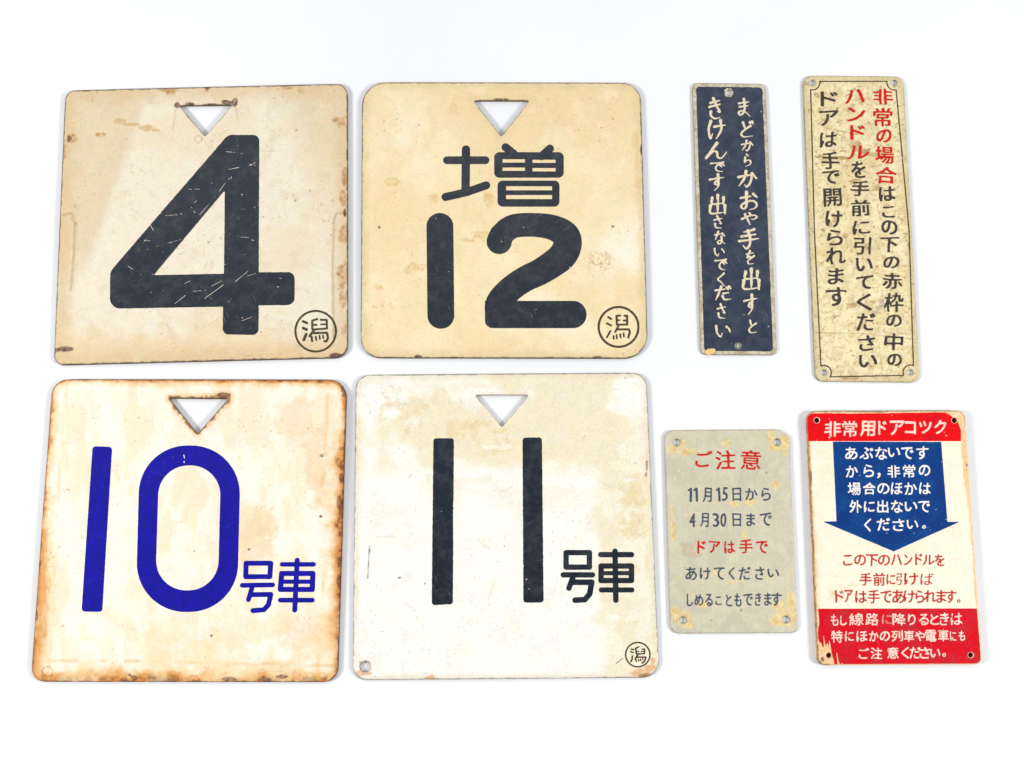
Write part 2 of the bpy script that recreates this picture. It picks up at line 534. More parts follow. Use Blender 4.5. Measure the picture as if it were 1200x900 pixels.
def blur(B, s):
    r = int(math.ceil(3 * s)); k = np.exp(-0.5 * (np.arange(-r, r + 1) / s) ** 2); k /= k.sum()
    P = np.pad(B, r)
    P = sum(k[q] * P[q:q + B.shape[0], :] for q in range(2 * r + 1))
    return sum(k[q] * P[:, q:q + B.shape[1]] for q in range(2 * r + 1))


DENSE = set("電意線路降場常開引赤枠増潟ば特")
SS = 4                           # samples per picture pixel in small lettering
_seed = [0]


def add_glyph(piece, ch, cx, cy, w_, h_, dil=0.3, soft=0.38, rough=0.12, shear=0.0, slope=0.0, nib=None, wear=0.0, thin=0.0, warp=0.35):
    _seed[0] += 1
    if ch in DENSE:
        dil *= 0.65; soft *= 0.82
    T = glyph_tris(ch)
    pad = 2.5
    d = dil + (nib[0] if nib else 0)
    iw = max(w_ - 2 * d, 0.5); ih = max(h_ - 2 * d, 0.5)
    nx = int((w_ + 2 * pad) * SS) + 1; ny = int((h_ + 2 * pad) * SS) + 1
    B = np.zeros((ny, nx))
    Q = T * [iw * SS, ih * SS] + (pad + d) * SS
    for t in Q:
        x0, y0 = np.floor(t.min(0)).astype(int); x1, y1 = np.ceil(t.max(0)).astype(int) + 1
        xs, ys = np.meshgrid(np.arange(x0, x1), np.arange(y0, y1))
        (ax, ay), (bx, by), (cx_, cy_) = t
        D = (bx - ax) * (cy_ - ay) - (by - ay) * (cx_ - ax)
        if abs(D) < 1e-9:
            continue
        l1 = ((bx - xs) * (cy_ - ys) - (by - ys) * (cx_ - xs)) / D
        l2 = ((cx_ - xs) * (ay - ys) - (cy_ - ys) * (ax - xs)) / D
        ins = (l1 >= -1e-6) & (l2 >= -1e-6) & (l1 + l2 <= 1 + 1e-6)
        B[y0:y1, x0:x1][ins] = 1
    if thin > 0:
        r = thin * SS; k = int(r)
        B = 1 - shift_max(1 - B, [(i, j) for i in range(-k, k + 1) for j in range(-k, k + 1) if i * i + j * j <= r * r])
    if dil > 0:
        r = dil * SS; k = int(math.ceil(r))
        B = shift_max(B, [(i, j) for i in range(-k, k + 1) for j in range(-k, k + 1) if i * i + j * j <= r * r + 0.3])
    if nib:
        L, ang = nib
        B = shift_max(B, {(int(round(math.cos(ang) * L * SS * q / 6)), int(round(math.sin(ang) * L * SS * q / 6))) for q in range(-6, 7)})
    F = blur(B, soft * SS) - 0.5
    U, V = np.meshgrid(np.arange(nx) / SS, np.arange(ny) / SS)
    s = _seed[0]
    F = F + rough * (vn(U + 37 * s, V + 11 * s, 1.1, seed=5) - 0.5) * 2
    if wear > 0:
        F = np.minimum(F, (fbm(U + 53 * s, V, 3.0, seed=9) - wear) * 3)
    X = U - pad - w_ / 2; Y = V - pad - h_ / 2
    wx = warp * 2 * (vn(X + 91 * s, Y, 9, seed=301) - 0.5); wy = warp * 2 * (vn(X, Y + 67 * s, 9, seed=302) - 0.5)
    sh = shear + 0.1 * warp * math.sin(s * 2.7); sl = slope + 0.08 * warp * math.sin(s * 1.9)
    piece.add(F, cx + X - sh * Y + wx, cy + Y + sl * X + wy)


# brush lettering of the navy sign, drawn stroke by stroke on a 100 x 100 square
BRUSH = {
    "ま": [[(14, 24), (50, 20), (88, 15)], [(20, 44), (50, 40), (82, 37)], [(50, 0), (56, 40), (50, 74), (26, 90), (12, 76), (36, 66), (66, 76), (94, 98)]],
    "ど": [[(24, 6), (32, 24), (40, 48)], [(78, 26), (44, 46), (12, 74), (30, 96), (92, 90)], [(72, 4), (80, 18)], [(86, 0), (95, 12)]],
    "か": [[(4, 38), (56, 26), (72, 36), (64, 74), (46, 98), (36, 84)], [(44, 2), (36, 44), (8, 92)], [(74, 16), (98, 46)]],
    "ら": [[(36, 0), (60, 14)], [(26, 26), (20, 64), (50, 48), (82, 58), (72, 86), (26, 100)]],
    "お": [[(4, 32), (60, 22)], [(36, 0), (36, 50), (34, 80), (18, 92), (6, 76), (34, 54), (72, 48), (94, 66), (84, 88), (54, 96)], [(74, 10), (96, 28)]],
    "や": [[(2, 52), (48, 26), (84, 18), (96, 36), (78, 54), (62, 52)], [(50, 0), (62, 18)], [(22, 10), (38, 54), (54, 100)]],
    "手": [[(76, 2), (52, 10), (24, 16)], [(14, 38), (84, 27)], [(2, 62), (50, 56), (98, 48)], [(46, 10), (56, 50), (52, 84), (36, 100), (22, 84)]],
    "を": [[(12, 24), (82, 14)], [(48, 0), (20, 52), (50, 40), (58, 62)], [(90, 38), (46, 60), (26, 80), (40, 98), (86, 94)]],
    "出": [[(50, 0), (50, 50), (50, 92)], [(18, 14), (18, 46), (84, 42)], [(84, 12), (82, 46)], [(8, 56), (10, 96), (94, 90)], [(92, 54), (92, 98)]],
    "す": [[(2, 32), (50, 24), (98, 18)], [(58, 0), (60, 40), (54, 64), (36, 58), (46, 40), (62, 52), (58, 76), (34, 100)]],
    "と": [[(22, 0), (38, 46)], [(86, 22), (42, 46), (10, 74), (32, 98), (96, 92)]],
    "き": [[(18, 22), (80, 10)], [(10, 42), (86, 28)], [(38, 0), (60, 36), (82, 66), (62, 64)], [(20, 66), (22, 86), (50, 99), (82, 94)]],
    "け": [[(18, 4), (6, 50), (16, 98), (28, 74)], [(38, 34), (100, 25)], [(74, 0), (78, 50), (50, 100)]],
    "ん": [[(54, 0), (28, 50), (2, 98), (36, 54), (54, 58), (58, 88), (76, 96), (100, 58)]],
    "で": [[(2, 18), (50, 13), (90, 4)], [(88, 6), (48, 34), (36, 66), (50, 90), (82, 98)], [(66, 34), (78, 50)], [(82, 24), (95, 40)]],
    "さ": [[(10, 32), (86, 18)], [(40, 0), (58, 34), (78, 60), (58, 58)], [(20, 64), (28, 92), (80, 98)]],
    "な": [[(6, 26), (58, 17)], [(36, 0), (10, 62)], [(72, 14), (96, 34)], [(66, 40), (66, 84), (44, 98), (30, 84), (52, 70), (96, 96)]],
    "い": [[(6, 8), (12, 66), (34, 96), (44, 68)], [(72, 14), (86, 32), (96, 62)]],
    "く": [[(78, 0), (44, 24), (14, 46), (50, 68), (86, 100)]],
    "だ": [[(2, 28), (60, 18)], [(38, 0), (24, 46), (4, 98)], [(50, 50), (86, 44)], [(46, 70), (58, 94), (98, 90)], [(72, 8), (82, 24)], [(86, 0), (97, 16)]],
}


def add_brush(piece, ch, cx, cy, w_, h_):
    _seed[0] += 1; s = _seed[0]
    R0 = 0.30 + 0.050 * (w_ + h_) / 2 * 1.05
    U, V = grid(cx - w_ / 2 - 2, cy - h_ / 2 - 2, cx + w_ / 2 + 2, cy + h_ / 2 + 2, 0.25)
    F = np.full(U.shape, -1e9)
    for q, st in enumerate(BRUSH[ch]):
        P = [(cx - w_ / 2 + R0 * 0.7 + x / 100 * (w_ - 1.4 * R0), cy - h_ / 2 + R0 * 0.7 + y / 100 * (h_ - 1.4 * R0)) for x, y in st]
        P = smooth_path(P, 6); n_ = len(P)
        t = np.linspace(0, 1, n_)
        rr = R0 * (1.15 - 0.35 * np.sin(np.pi * np.clip(t * 1.25, 0, 1)) - 0.75 * sstep(0.55, 1.0, t)) if len(st) > 2 else R0 * (1.15 - 0.55 * t)
        # the brush leaves a wider line on the way down than across
        dx = np.gradient([p[0] for p in P]); dy = np.gradient([p[1] for p in P])
        ang = np.abs(dy) / (np.hypot(dx, dy) + 1e-6)
        rr = rr * (0.78 + 0.34 * ang)
        rr = np.maximum(rr, 0.34)
        F = np.maximum(F, stroke(U, V, P, list(rr)))
    F = F + 0.22 * (fbm(U + 31 * s, V, 1.8, seed=310, n=2) - 0.5) * 2
    F = np.minimum(F, (fbm(U + 13 * s, V, 2.4, seed=311) - 0.2) * 3)
    piece.add(F, U, V)


def text(sign, rows, mat, name="text_line", lift=0.00012, label=None, parent=None, **kw):
    p = Piece()
    for ch, x, y, w_, h_ in rows:
        add_glyph(p, ch, x, y, w_, h_, **kw)
    return sign.sheet(name, p, mat, lift, parent, label)


def zoomed(rows, s, ox, oy, grow=1.0):
    return [(c, ox + x / s, oy + y / s, w_ / s * grow, h_ / s * grow) for c, x, y, w_, h_ in rows]


def circle_hole(cx, cy, r):
    return lambda U, V: np.hypot(U - cx, V - cy) - r


def poly_hole(pts):
    return lambda U, V: -poly_sdf(U, V, pts)


def blobs(u, v, lst, seed=0, wob=0.5):
    """worn spots: (x, y, rx, ry); ragged, broken outline, ~1 inside"""
    o = np.zeros(np.shape(u))
    nz = fbm(u, v, 8, seed=seed, n=3) - 0.5
    nf = fbm(u, v, 2.6, seed=seed + 5, n=3) - 0.5
    for x, y, rx, ry in lst:
        k = min(1.0, min(rx, ry) / 5.0) * 0.6 + 0.4
        q = np.hypot((u - x) / rx, (v - y) / ry) + wob * (2.6 * nz + 1.6 * nf) * k
        o = np.maximum(o, sstep(1.15, 0.8, q) * (0.88 + 1.0 * nf + 0.4 * sstep(0.75, 1.05, q)))
    return np.clip(o, 0, 1)


def lay(col, mask, c):
    return col * (1 - mask[:, None]) + np.asarray(c)[None] * mask[:, None]


def scratches(U, V, lst, r=0.35):
    d = np.full(U.shape, 1e9)
    for ax, ay, bx, by in lst:
        d = np.minimum(d, seg_dist(U, V, ax, ay, bx, by))
    return d - r


def rand_scratches(seed, box, n, lmin, lmax, ang=(0, math.pi)):
    r = np.random.RandomState(seed); out = []
    for k in range(n):
        x = r.uniform(box[0], box[2]); y = r.uniform(box[1], box[3]); L = r.uniform(lmin, lmax) ; a = r.uniform(*ang)
        out.append((x, y, x + L * math.cos(a), y + L * math.sin(a)))
    return out


def shape(fn, box, cell=0.5, rough=0.25, seed=0, scr=None, speck=None, sr=0.3, deep=None):
    """paint shape from a signed-distance function in picture pixels, with its chips and scratches"""
    U, V = grid(box[0], box[1], box[2], box[3], cell)
    F = fn(U, V) + rough * (fbm(U, V, 2.5, seed=seed + 40, n=3) - 0.5) * 2
    if scr:
        br = fbm(U, V, 6, seed=seed + 3)
        F = np.minimum(F, scratches(U, V, scr, sr) + 2.5 * np.clip(br - 0.5, 0, 1))
    if deep:
        F = np.minimum(F, scratches(U, V, deep, 0.30 + 0.16 * (vn(U, V, 7, seed=seed + 9) - 0.5)) + 1.6 * np.clip(fbm(U, V, 9, seed=seed + 4) - 0.5, 0, 1))
    if speck:
        F = np.minimum(F, (speck - fbm(U, V, 3.2, seed=seed + 7, n=4)) * 8)
    return Piece().add(F, U, V)


def strokes(lst, s=1.0, ox=0.0, oy=0.0):
    L = [([(ox + x / s, oy + y / s) for x, y in pts], r / s) for pts, r in lst]
    def fn(U, V):
        F = np.full(U.shape, -1e9)
        for pts, r in L:
            F = np.maximum(F, stroke(U, V, pts, r))
        return F
    return fn


def zp(pts, s, ox, oy):
    return [(ox + x / s, oy + y / s) for x, y in pts]


def station_mark(sg, c, R, hw, lst, s, ox, oy, mat):
    cx, cy = ox + c[0] / s, oy + c[1] / s
    R /= s; hw /= s
    ring = sg.sheet("station_mark", shape(lambda U, V: hw - np.abs(np.hypot(U - cx, V - cy) - R),
                    (cx - R - 3, cy - R - 3, cx + R + 3, cy + R + 3), 0.35, 0.12, 2), mat)
    sg.sheet("kanji", shape(strokes(lst, s, ox, oy), (cx - R, cy - R, cx + R, cy + R), 0.3, 0.1, 4), mat, parent=ring)


G = 'square enamel car number plates'

# ------------------------------------------------------------------ plate 4
def relief4(u, v):
    z = 0
    for pts in ([(88, 262), (86.5, 300), (84, 340)], [(392, 252), (390, 300), (391, 395)]):
        z = z + 0.00035 * np.exp(-(np.minimum.reduce([seg_dist(u, v, *pts[k], *pts[k + 1]) for k in range(len(pts) - 1)]) / 2.2) ** 2)
    return z


def paint4(u, v, d, dh):
    n1 = fbm(u, v, 70, seed=1); n2 = fbm(u, v, 14, seed=2); n3 = fbm(u, v, 4, seed=3)
    col = np.tile(A(238, 228, 207), (len(u), 1))
    # pale diagonal glare painted as colour between tan corners; brown dirt at the bottom
    q = (u - 178) + (v - 100) * 0.36
    yel = np.maximum(sstep(8, -8, q + 10 * (n2 - 0.5)) * sstep(345, 285, v + 60 * (n1 - 0.5)),
                     sstep(40, 105, (u - 245) - (v - 100) * 0.62 + 30 * (n1 - 0.5)) * sstep(300, 150, v))
    col = lay(col, 0.85 * yel, A(224, 205, 170))
    col = lay(col, 0.5 * sstep(0.45, 0.7, n1), A(234, 214, 176))
    col = lay(col, 0.75 * sstep(372, 412, v + 40 * (n2 - 0.5)), A(232, 206, 160))
    col = lay(col, 0.6 * sstep(26, 3, d + 22 * (n2 - 0.5)), A(218, 188, 142))
    col = lay(col, 0.35 * sstep(0.58, 0.72, n2), A(225, 205, 170))
    # line of the pressed ridge, dirt collected along it
    for pts in ([(75, 252), (84, 250), (88, 262), (86.5, 300), (83, 340)], [(406, 250), (394, 250), (391, 262), (390, 320), (391, 396)]):
        dd = np.minimum.reduce([seg_dist(u, v, *pts[k], *pts[k + 1]) for k in range(len(pts) - 1)])
        col = lay(col, 0.5 * sstep(2.2, 0.6, dd + 2 * (n3 - 0.5)), A(176, 146, 100))
    # brown spots along the top and right edges, old tape marks
    b = blobs(u, v, [(198, 106, 8, 6), (188, 104, 4, 3), (243, 103.5, 3.4, 4), (336, 101, 8, 4), (352, 107, 4, 3),
                     (404, 205, 4, 12), (402, 232, 4, 9), (403, 275, 5, 10), (401, 322, 6, 14), (402, 350, 4, 9),
                     (397, 143, 8, 7), (84, 161, 6, 6), (118, 158, 7, 2.5), (404, 385, 4, 7), (75, 180, 3, 8)], 11)
    col = lay(col, 0.7 * b * (0.55 + 0.9 * sstep(0.4, 0.62, n3)), A(190, 142, 86))
    col = lay(col, 0.8 * blobs(u, v, [(141, 142, 8, 3), (155, 146, 9, 2.2), (172, 151, 9, 4), (182, 153, 6, 2)], 12), A(206, 172, 116))
    dk = blobs(u, v, [(207.5, 123.5, 3.6, 3.4), (274.5, 120.5, 4, 4.5), (266, 120, 6, 3.2), (223, 122, 6, 2.0), (81, 163, 2.5, 4),
                      (243, 104, 2, 1), (76, 409, 9, 3), (394, 417, 8, 3.2), (66, 410, 5, 2.5), (404, 250, 2, 5), (247, 122.5, 8, 1)], 13, 0.35)
    col = lay(col, dk, A(104, 72, 62))
    edge = sstep(2.0, 0.3, d + 3.2 * (n3 - 0.55))
    col = lay(col, 0.75 * edge, A(120, 92, 72))
    # ring mark under the opening, hair cracks, fine specks
    ring = sstep(1.0, 0.3, np.abs(np.hypot(u - 233, v - 163.5) - 4.2) + 1.0 * (n3 - 0.5))
    col = lay(col, 0.55 * ring, A(196, 172, 132))
    sc = scratches(u, v, rand_scratches(4, (70, 110, 400, 420), 46, 4, 26), 0.1)
    col = lay(col, 0.35 * sstep(0.8, 0.1, sc) * sstep(0.4, 0.6, n2), A(190, 160, 120))
    col = lay(col, 0.7 * sstep(0.735, 0.800, fbm(u, v, 2.72, seed=21) - 0.16 * sstep(0.62, 0.42, fbm(u, v, 38, seed=321))), A(150, 118, 86))
    drip = np.minimum(seg_dist(u, v, 206, 128, 203, 152), seg_dist(u, v, 276, 126, 279, 140))
    col = lay(col, 0.35 * sstep(2, 0.3, drip), A(196, 164, 120))
    rg = 0.26 + 0.12 * n2 + 0.4 * np.maximum(dk, edge * 0.7) + 0.2 * b
    return col, rg


root = thing("car_number_plate", "yellowed cream square plate with a big black 4, brown chips around its edge", "number plate", (236, 262), G)
s4 = Sign(root, 0.0019, 0.0005, relief4)
tri4 = fillet([(209.6, 123.6), (272.6, 122.9), (240.5, 159.8)], 1.2, 4)
s4.plate(fillet([(76.5, 106), (407.5, 98), (407.8, 419), (62.8, 428)], [12, 13, 16, 11]), [poly_hole(tri4)], paint4, M_enamel, M_edge, rim=(A(78, 66, 60), 1.0, 2.2))
o4 = fillet(zp([(472, 175), (582, 175), (580, 658), (706, 657), (706, 773), (580, 774), (579, 878), (453, 876), (455, 779), (57, 786), (58, 655)], 3, 110, 100),
            [12, 7, 0, 8, 9, 0, 7, 7, 0, 12, 14])
i4 = fillet(zp([(461, 370), (458, 663), (211, 668)], 3, 110, 100), 0.8, 3)
scr4 = rand_scratches(8, (130, 160, 340, 390), 26, 3, 16, (-0.9, 0.5))
deep4 = [(287, 200, 300, 190), (234, 252, 250, 234), (250, 234, 264, 215), (222, 237, 225, 244), (225, 244, 229, 250), (226, 240, 231, 235), (148, 300, 178, 291), (180, 290, 212, 281), (137, 318, 138.5, 326), (160, 297, 172, 280),
         (258, 286, 259, 305), (258, 262, 258.4, 280), (265, 178, 284, 180), (268, 199, 296, 193), (276, 330, 291, 318), (205, 356, 218, 346), (240, 350, 262, 334), (175, 262, 180, 270), (282, 246, 299, 243), (150, 312, 166, 322)]
s4.sheet("numeral", shape(lambda U, V: np.minimum(poly_sdf(U, V, o4), -poly_sdf(U, V, i4)), (124, 152, 350, 398), 0.5, 0.3, 1, scr4, 0.82, 0.25, deep4), M_black)
station_mark(s4, (450, 430), 267, 14, [([(285, 300), (335, 322)], 17), ([(285, 390), (330, 408)], 19), ([(325, 470), (293, 545)], 19),
    ([(470, 270), (405, 290), (405, 400)], 14), ([(410, 350), (460, 345)], 13), ([(515, 280), (595, 280), (598, 390)], 14), ([(520, 340), (595, 338)], 11),
    ([(415, 408), (598, 395)], 13), ([(430, 410), (370, 495)], 16), ([(420, 455), (600, 450), (612, 520), (590, 565), (565, 560)], 15),
    ([(395, 505), (403, 560)], 15), ([(450, 500), (458, 545)], 12), ([(500, 490), (505, 530)], 12), ([(545, 485), (552, 520)], 11)], 11.25, 330, 350, M_mark)

# ------------------------------------------------------------------ plate 12
def paint12(u, v, d, dh):
    n1 = fbm(u, v, 80, seed=5); n2 = fbm(u, v, 16, seed=6); n3 = fbm(u, v, 4, seed=7)
    col = np.tile(A(243, 223, 178), (len(u), 1))
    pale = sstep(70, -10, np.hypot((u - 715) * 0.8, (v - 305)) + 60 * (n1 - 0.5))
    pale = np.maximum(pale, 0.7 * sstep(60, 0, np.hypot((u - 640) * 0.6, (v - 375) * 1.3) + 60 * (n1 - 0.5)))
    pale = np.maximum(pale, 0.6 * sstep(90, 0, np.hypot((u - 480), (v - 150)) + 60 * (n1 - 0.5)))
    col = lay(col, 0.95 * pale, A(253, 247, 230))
    col = lay(col, 0.6 * sstep(250, 110, v + 70 * (n1 - 0.5) + 0.15 * (u - 590)) * sstep(470, 560, u), A(234, 208, 158))
    col = lay(col, 0.5 * sstep(0.5, 0.68, n1), A(238, 214, 164))
    col = lay(col, 0.4 * sstep(0.52, 0.66, fbm(u, v, 30, seed=15)), A(249, 233, 196))
    col = lay(col, 0.7 * sstep(13, 2, d + 12 * (n2 - 0.5)), A(226, 202, 156))
    col = lay(col, 0.35 * sstep(12, 0, dh + 10 * (n2 - 0.5)), A(224, 194, 142))
    tr = 0.7 * blobs(u, v, [(488, 313, 11, 5), (478, 317, 6, 3), (562, 276, 12, 5), (550, 282, 10, 3), (444, 337, 5, 3), (573, 233, 7, 8), (508, 232, 6, 5), (461, 213, 9, 5), (531, 127, 5, 5)], 22)
    col = lay(col, np.clip(0.95 * tr * (0.5 + sstep(0.4, 0.62, n3)), 0, 0.8), A(226, 192, 132))
    sp = sstep(24, 5, np.hypot(u - 703, (v - 305) * 1.3) + 10 * (n2 - 0.5)) * sstep(0.46, 0.6, fbm(u, v, 2.4, seed=26, n=3))
    col = lay(col, 0.6 * sp, A(196, 158, 98))
    col = lay(col, 0.5 * sp * sstep(0.55, 0.65, n3), A(150, 112, 62))
    tk = blobs(u, v, [(744, 165, 4, 10), (746, 190, 3, 12), (748, 215, 4, 8)], 23)
    col = lay(col, 0.5 * tk, A(222, 188, 130))
    dk = blobs(u, v, [(588, 116.6, 9, 1.2), (444.5, 266.5, 1.6, 1.6), (718, 265.5, 2, 1.4), (753, 145, 2.5, 5), (752, 175, 1.8, 6), (423, 160, 1.4, 4), (490, 418, 4, 2), (533, 419, 5, 1.5), (700, 419, 6, 1.6)], 24, 0.4)
    col = lay(col, dk, A(96, 78, 64))
    edge = sstep(1.5, 0.2, d + 2.8 * (n3 - 0.55))
    col = lay(col, 0.75 * edge, A(104, 88, 70))
    col = lay(col, 0.7 * sstep(0.750, 0.810, fbm(u, v, 2.48, seed=25) - 0.16 * sstep(0.62, 0.42, fbm(u, v, 38, seed=325))), A(160, 128, 90))
    sc = scratches(u, v, rand_scratches(14, (430, 105, 750, 410), 30, 4, 20), 0.1)
    col = lay(col, 0.3 * sstep(0.8, 0.1, sc) * sstep(0.4, 0.6, n2), A(200, 170, 124))
    return col, 0.26 + 0.12 * n2 + 0.4 * np.maximum(dk, edge * 0.6) + 0.3 * sp


root = thing("car_number_plate", "golden cream square plate reading black 12 under a wide kanji", "number plate", (590, 258), G)
s12 = Sign(root, 0.0019, 0.0005)
tri12 = fillet([(554.6, 117.8), (620.6, 117.8), (587.6, 159.8)], 1.2, 4)
s12.plate(fillet([(424.5, 96.5), (750.5, 97), (759.5, 420), (422.5, 419.3)], [27, 22, 28, 24]), [poly_hole(tri12)], paint12, M_enamel, M_edge, rim=(A(84, 72, 60), 0.9, 1.8))
Z = (3.6, 480, 150)
scr12 = rand_scratches(18, (500, 250, 690, 390), 26, 4, 18) + [(528, 332, 560, 318)]
s12.sheet("numeral", shape(lambda U, V: stroke(U, V, zp([(128, 416), (132, 791)], *Z), 56.5 / 3.6), (494, 244, 538, 392), 0.5, 0.15, 5, scr12 + [(499, 267, 503, 269), (503, 270, 509, 268)], 0.84, 0.05), M_black)
two = smooth_path(zp([(378, 480), (392, 448), (440, 415), (525, 410), (600, 420), (655, 450), (666, 492), (640, 545), (560, 602), (480, 642), (415, 690), (377, 740), (376, 785)], *Z), 6)
tw = np.interp(np.linspace(0, 12, len(two)), [0, 1, 2, 3, 4, 5, 6, 7, 8, 9, 10, 11, 12], [53, 50, 50, 50, 53, 58, 60, 60, 56, 54, 54, 56, 58]) / 3.6
bar = fillet(zp([(318, 730), (746, 730), (746, 845), (318, 845)], *Z), [0, 15.6, 15.6, 9])
s12.sheet("numeral", shape(lambda U, V: np.maximum(stroke(U, V, two, list(tw)), poly_sdf(U, V, bar)), (564, 244, 692, 390), 0.5, 0.15, 6, scr12, 0.84, 0.05), M_black)
def kz(U, V):
    F = strokes([([(238, 92), (236, 262)], 17.5), ([(158, 137), (320, 137)], 16.5), ([(152, 292), (240, 272), (323, 243)], 17),
                 ([(405, 82), (445, 115)], 17), ([(592, 88), (556, 120)], 17)], *Z)(U, V)
    B = np.maximum(poly_sdf(U, V, fillet(zp([(357, 103), (650, 103), (650, 211), (357, 211)], *Z), 6)),
                   poly_sdf(U, V, fillet(zp([(371, 223), (632, 223), (632, 333), (371, 333)], *Z), 6)))
    for x0, y0, x1, y1 in [(392, 133, 487, 147), (518, 135, 616, 148), (392, 168, 487, 182), (518, 170, 616, 184), (407, 247, 601, 264), (407, 284, 601, 301)]:
        B = np.minimum(B, -poly_sdf(U, V, zp([(x0, y0), (x1, y0), (x1, y1), (x0, y1)], *Z)))
    return np.maximum(F, B)
s12.sheet("kanji", shape(kz, (512, 164, 666, 246), 0.4, 0.12, 9, rand_scratches(19, (515, 165, 665, 245), 8, 3, 9), None, 0.05), M_black)
station_mark(s12, (392, 430), 262, 15, [([(255, 300), (295, 325)], 14), ([(240, 383), (292, 410)], 14), ([(283, 485), (240, 565)], 13),
    ([(415, 280), (365, 285), (370, 400)], 14), ([(372, 345), (405, 340)], 12), ([(470, 283), (505, 283), (505, 400)], 14), ([(460, 345), (500, 345)], 13),
    ([(375, 400), (505, 398)], 13), ([(395, 410), (348, 495)], 13), ([(375, 462), (530, 462), (540, 500), (520, 570)], 14),
    ([(325, 550), (328, 585)], 12), ([(365, 535), (370, 580)], 12), ([(412, 525), (420, 570)], 12), ([(457, 515), (462, 555)], 12)], 11.25, 690, 345, M_mark)

# ------------------------------------------------------------------ plate 10
def paint10(u, v, d, dh):
    n1 = fbm(u, v, 60, seed=31); n2 = fbm(u, v, 18, seed=32); n3 = fbm(u, v, 5, seed=33)
    run = fbm(u, v, 20, 60, seed=34, n=5)                       # rust water run down the face
    col = np.tile(A(253, 246, 230), (len(u), 1))
    col = lay(col, 0.6 * sstep(0.46, 0.66, run), A(246, 224, 186))
    col = lay(col, 0.5 * sstep(0.48, 0.64, fbm(u, v, 13, 22, seed=35, n=5)), A(250, 233, 204))
    col = lay(col, 0.6 * sstep(0.5, 0.68, n1) * sstep(200, 330, u), A(243, 214, 172))
    col = lay(col, 0.75 * blobs(u, v, [(352, 747, 24, 22), (372, 540, 14, 50), (300, 640, 18, 40)], 36, 0.6) * (0.4 + 0.6 * n2), A(240, 208, 166))
    dl = u - (61.5 - (v - 444.5) * 0.0724); dr = (406.8 - (v - 445) * 0.031) - u; db = 799.3 - v; dt = v - 444.7
    w1 = 12 * (n2 - 0.5) + 5 * (n3 - 0.5)
    lowl = sstep(540, 720, v)
    def side(dist, r, nz):
        return sstep(r, r * 0.25, dist + nz)
    peach = np.maximum.reduce([side(dl, 4 + 24 * lowl, w1), side(dr, 7 + 16 * sstep(470, 540, v), 1.8 * w1), side(db, 23, 1.8 * w1), side(dt, 8, 0.6 * w1), side(d, 11, w1)])
    col = lay(col, 0.75 * peach, A(243, 206, 146))
    org = np.maximum.reduce([side(dl, 2.6 + 15 * lowl, 0.8 * w1), side(dr, 5.5 + 8 * sstep(470, 560, v), 1.1 * w1), side(db, 16, 1.5 * w1), side(dt, 5.5, 0.5 * w1), side(d, 4.5, 0.6 * w1)])
    col = lay(col, 0.8 * org, np.array(A(224, 152, 70)))
    deep = np.maximum.reduce([side(dl, 2.6 + 3 * lowl, 0.5 * w1), side(dr, 3.4 + 3.5 * sstep(520, 600, v), 0.7 * w1), side(db, 6, 0.9 * w1), side(dt, 2.8, 0.4 * w1), side(d, 3.4, 0.5 * w1)])
    col = lay(col, 0.75 * deep, A(196, 116, 46))
    brn = sstep(0.52, 0.62, fbm(u, v, 6, seed=41, n=4)) * np.maximum.reduce([side(dr, 7, w1), side(db, 8, w1), side(dt, 3, 0.4 * w1), 0.5 * side(dl, 4, w1)])
    col = lay(col, 0.88 * brn, A(120, 78, 50))
    gry = sstep(0.56, 0.64, fbm(u, v, 13, seed=42, n=4)) * np.maximum(side(db, 9, w1), side(dr, 4.5, w1))
    col = lay(col, 0.7 * gry, A(118, 92, 74))
    # thin runs of darker rust lying along the lower left margin
    ln = np.abs(fbm(u, v, 9, 120, seed=43) - 0.5)
    col = lay(col, 0.5 * sstep(0.03, 0.005, ln) * side(dl, 26 * lowl + 1, w1), A(206, 140, 84))
    ln = np.abs(fbm(u, v, 120, 9, seed=44) - 0.5)
    col = lay(col, 0.45 * sstep(0.03, 0.005, ln) * side(db, 26, w1), A(214, 146, 78))
    h0 = dh + 7 * (n3 - 0.5)
    hr = 1 + 1.6 * np.exp(-(((u - 262) / 12) ** 2 + ((v - 466) / 9) ** 2)) * 1.4
    col = lay(col, 0.7 * sstep(8 * hr, 1.5, h0), A(236, 192, 128))
    col = lay(col, 0.85 * sstep(2.8 * hr, 0.8, h0), A(140, 90, 60))
    # tide lines near the foot
    tl = np.abs(v - 776 - 0.02 * (u - 200) + 7 * (n1 - 0.5))
    col = lay(col, 0.5 * sstep(3.2, 0.5, tl) * sstep(45, 70, u) * sstep(0.4, 0.55, n2), A(226, 184, 120))
    tv = np.abs((u - 66) + (v - 620) * 0.06 + 8 * (n1 - 0.5))
    col = lay(col, 0.4 * sstep(3.5, 0.5, tv) * sstep(0.42, 0.56, n2), A(238, 200, 138))
    tv = np.abs((u - 378) + (v - 620) * 0.03 + 10 * (n1 - 0.5))
    col = lay(col, 0.45 * sstep(4, 0.5, tv) * sstep(0.42, 0.56, n2), A(232, 186, 116))
    lowr = sstep(690, 760, v) * sstep(0.46, 0.6, fbm(u, v, 26, seed=37))
    col = lay(col, 0.5 * lowr, A(246, 220, 172))
    dk = blobs(u, v, [(158, 794, 5, 3), (152, 791, 2, 2), (248, 745, 2, 1.6), (377, 534, 2.4, 2), (292, 644, 1.8, 1.6), (228, 646, 1, 1), (400, 560, 3, 6), (398, 590, 3, 8), (262, 463, 8, 2.6), (330, 793, 8, 2.5), (270, 796, 10, 2.4), (376, 605, 2, 2), (398, 680, 3, 9), (46, 660, 2.5, 4), (42, 720, 3, 6)], 38, 0.5)
    col = lay(col, 0.9 * dk, A(112, 74, 54))
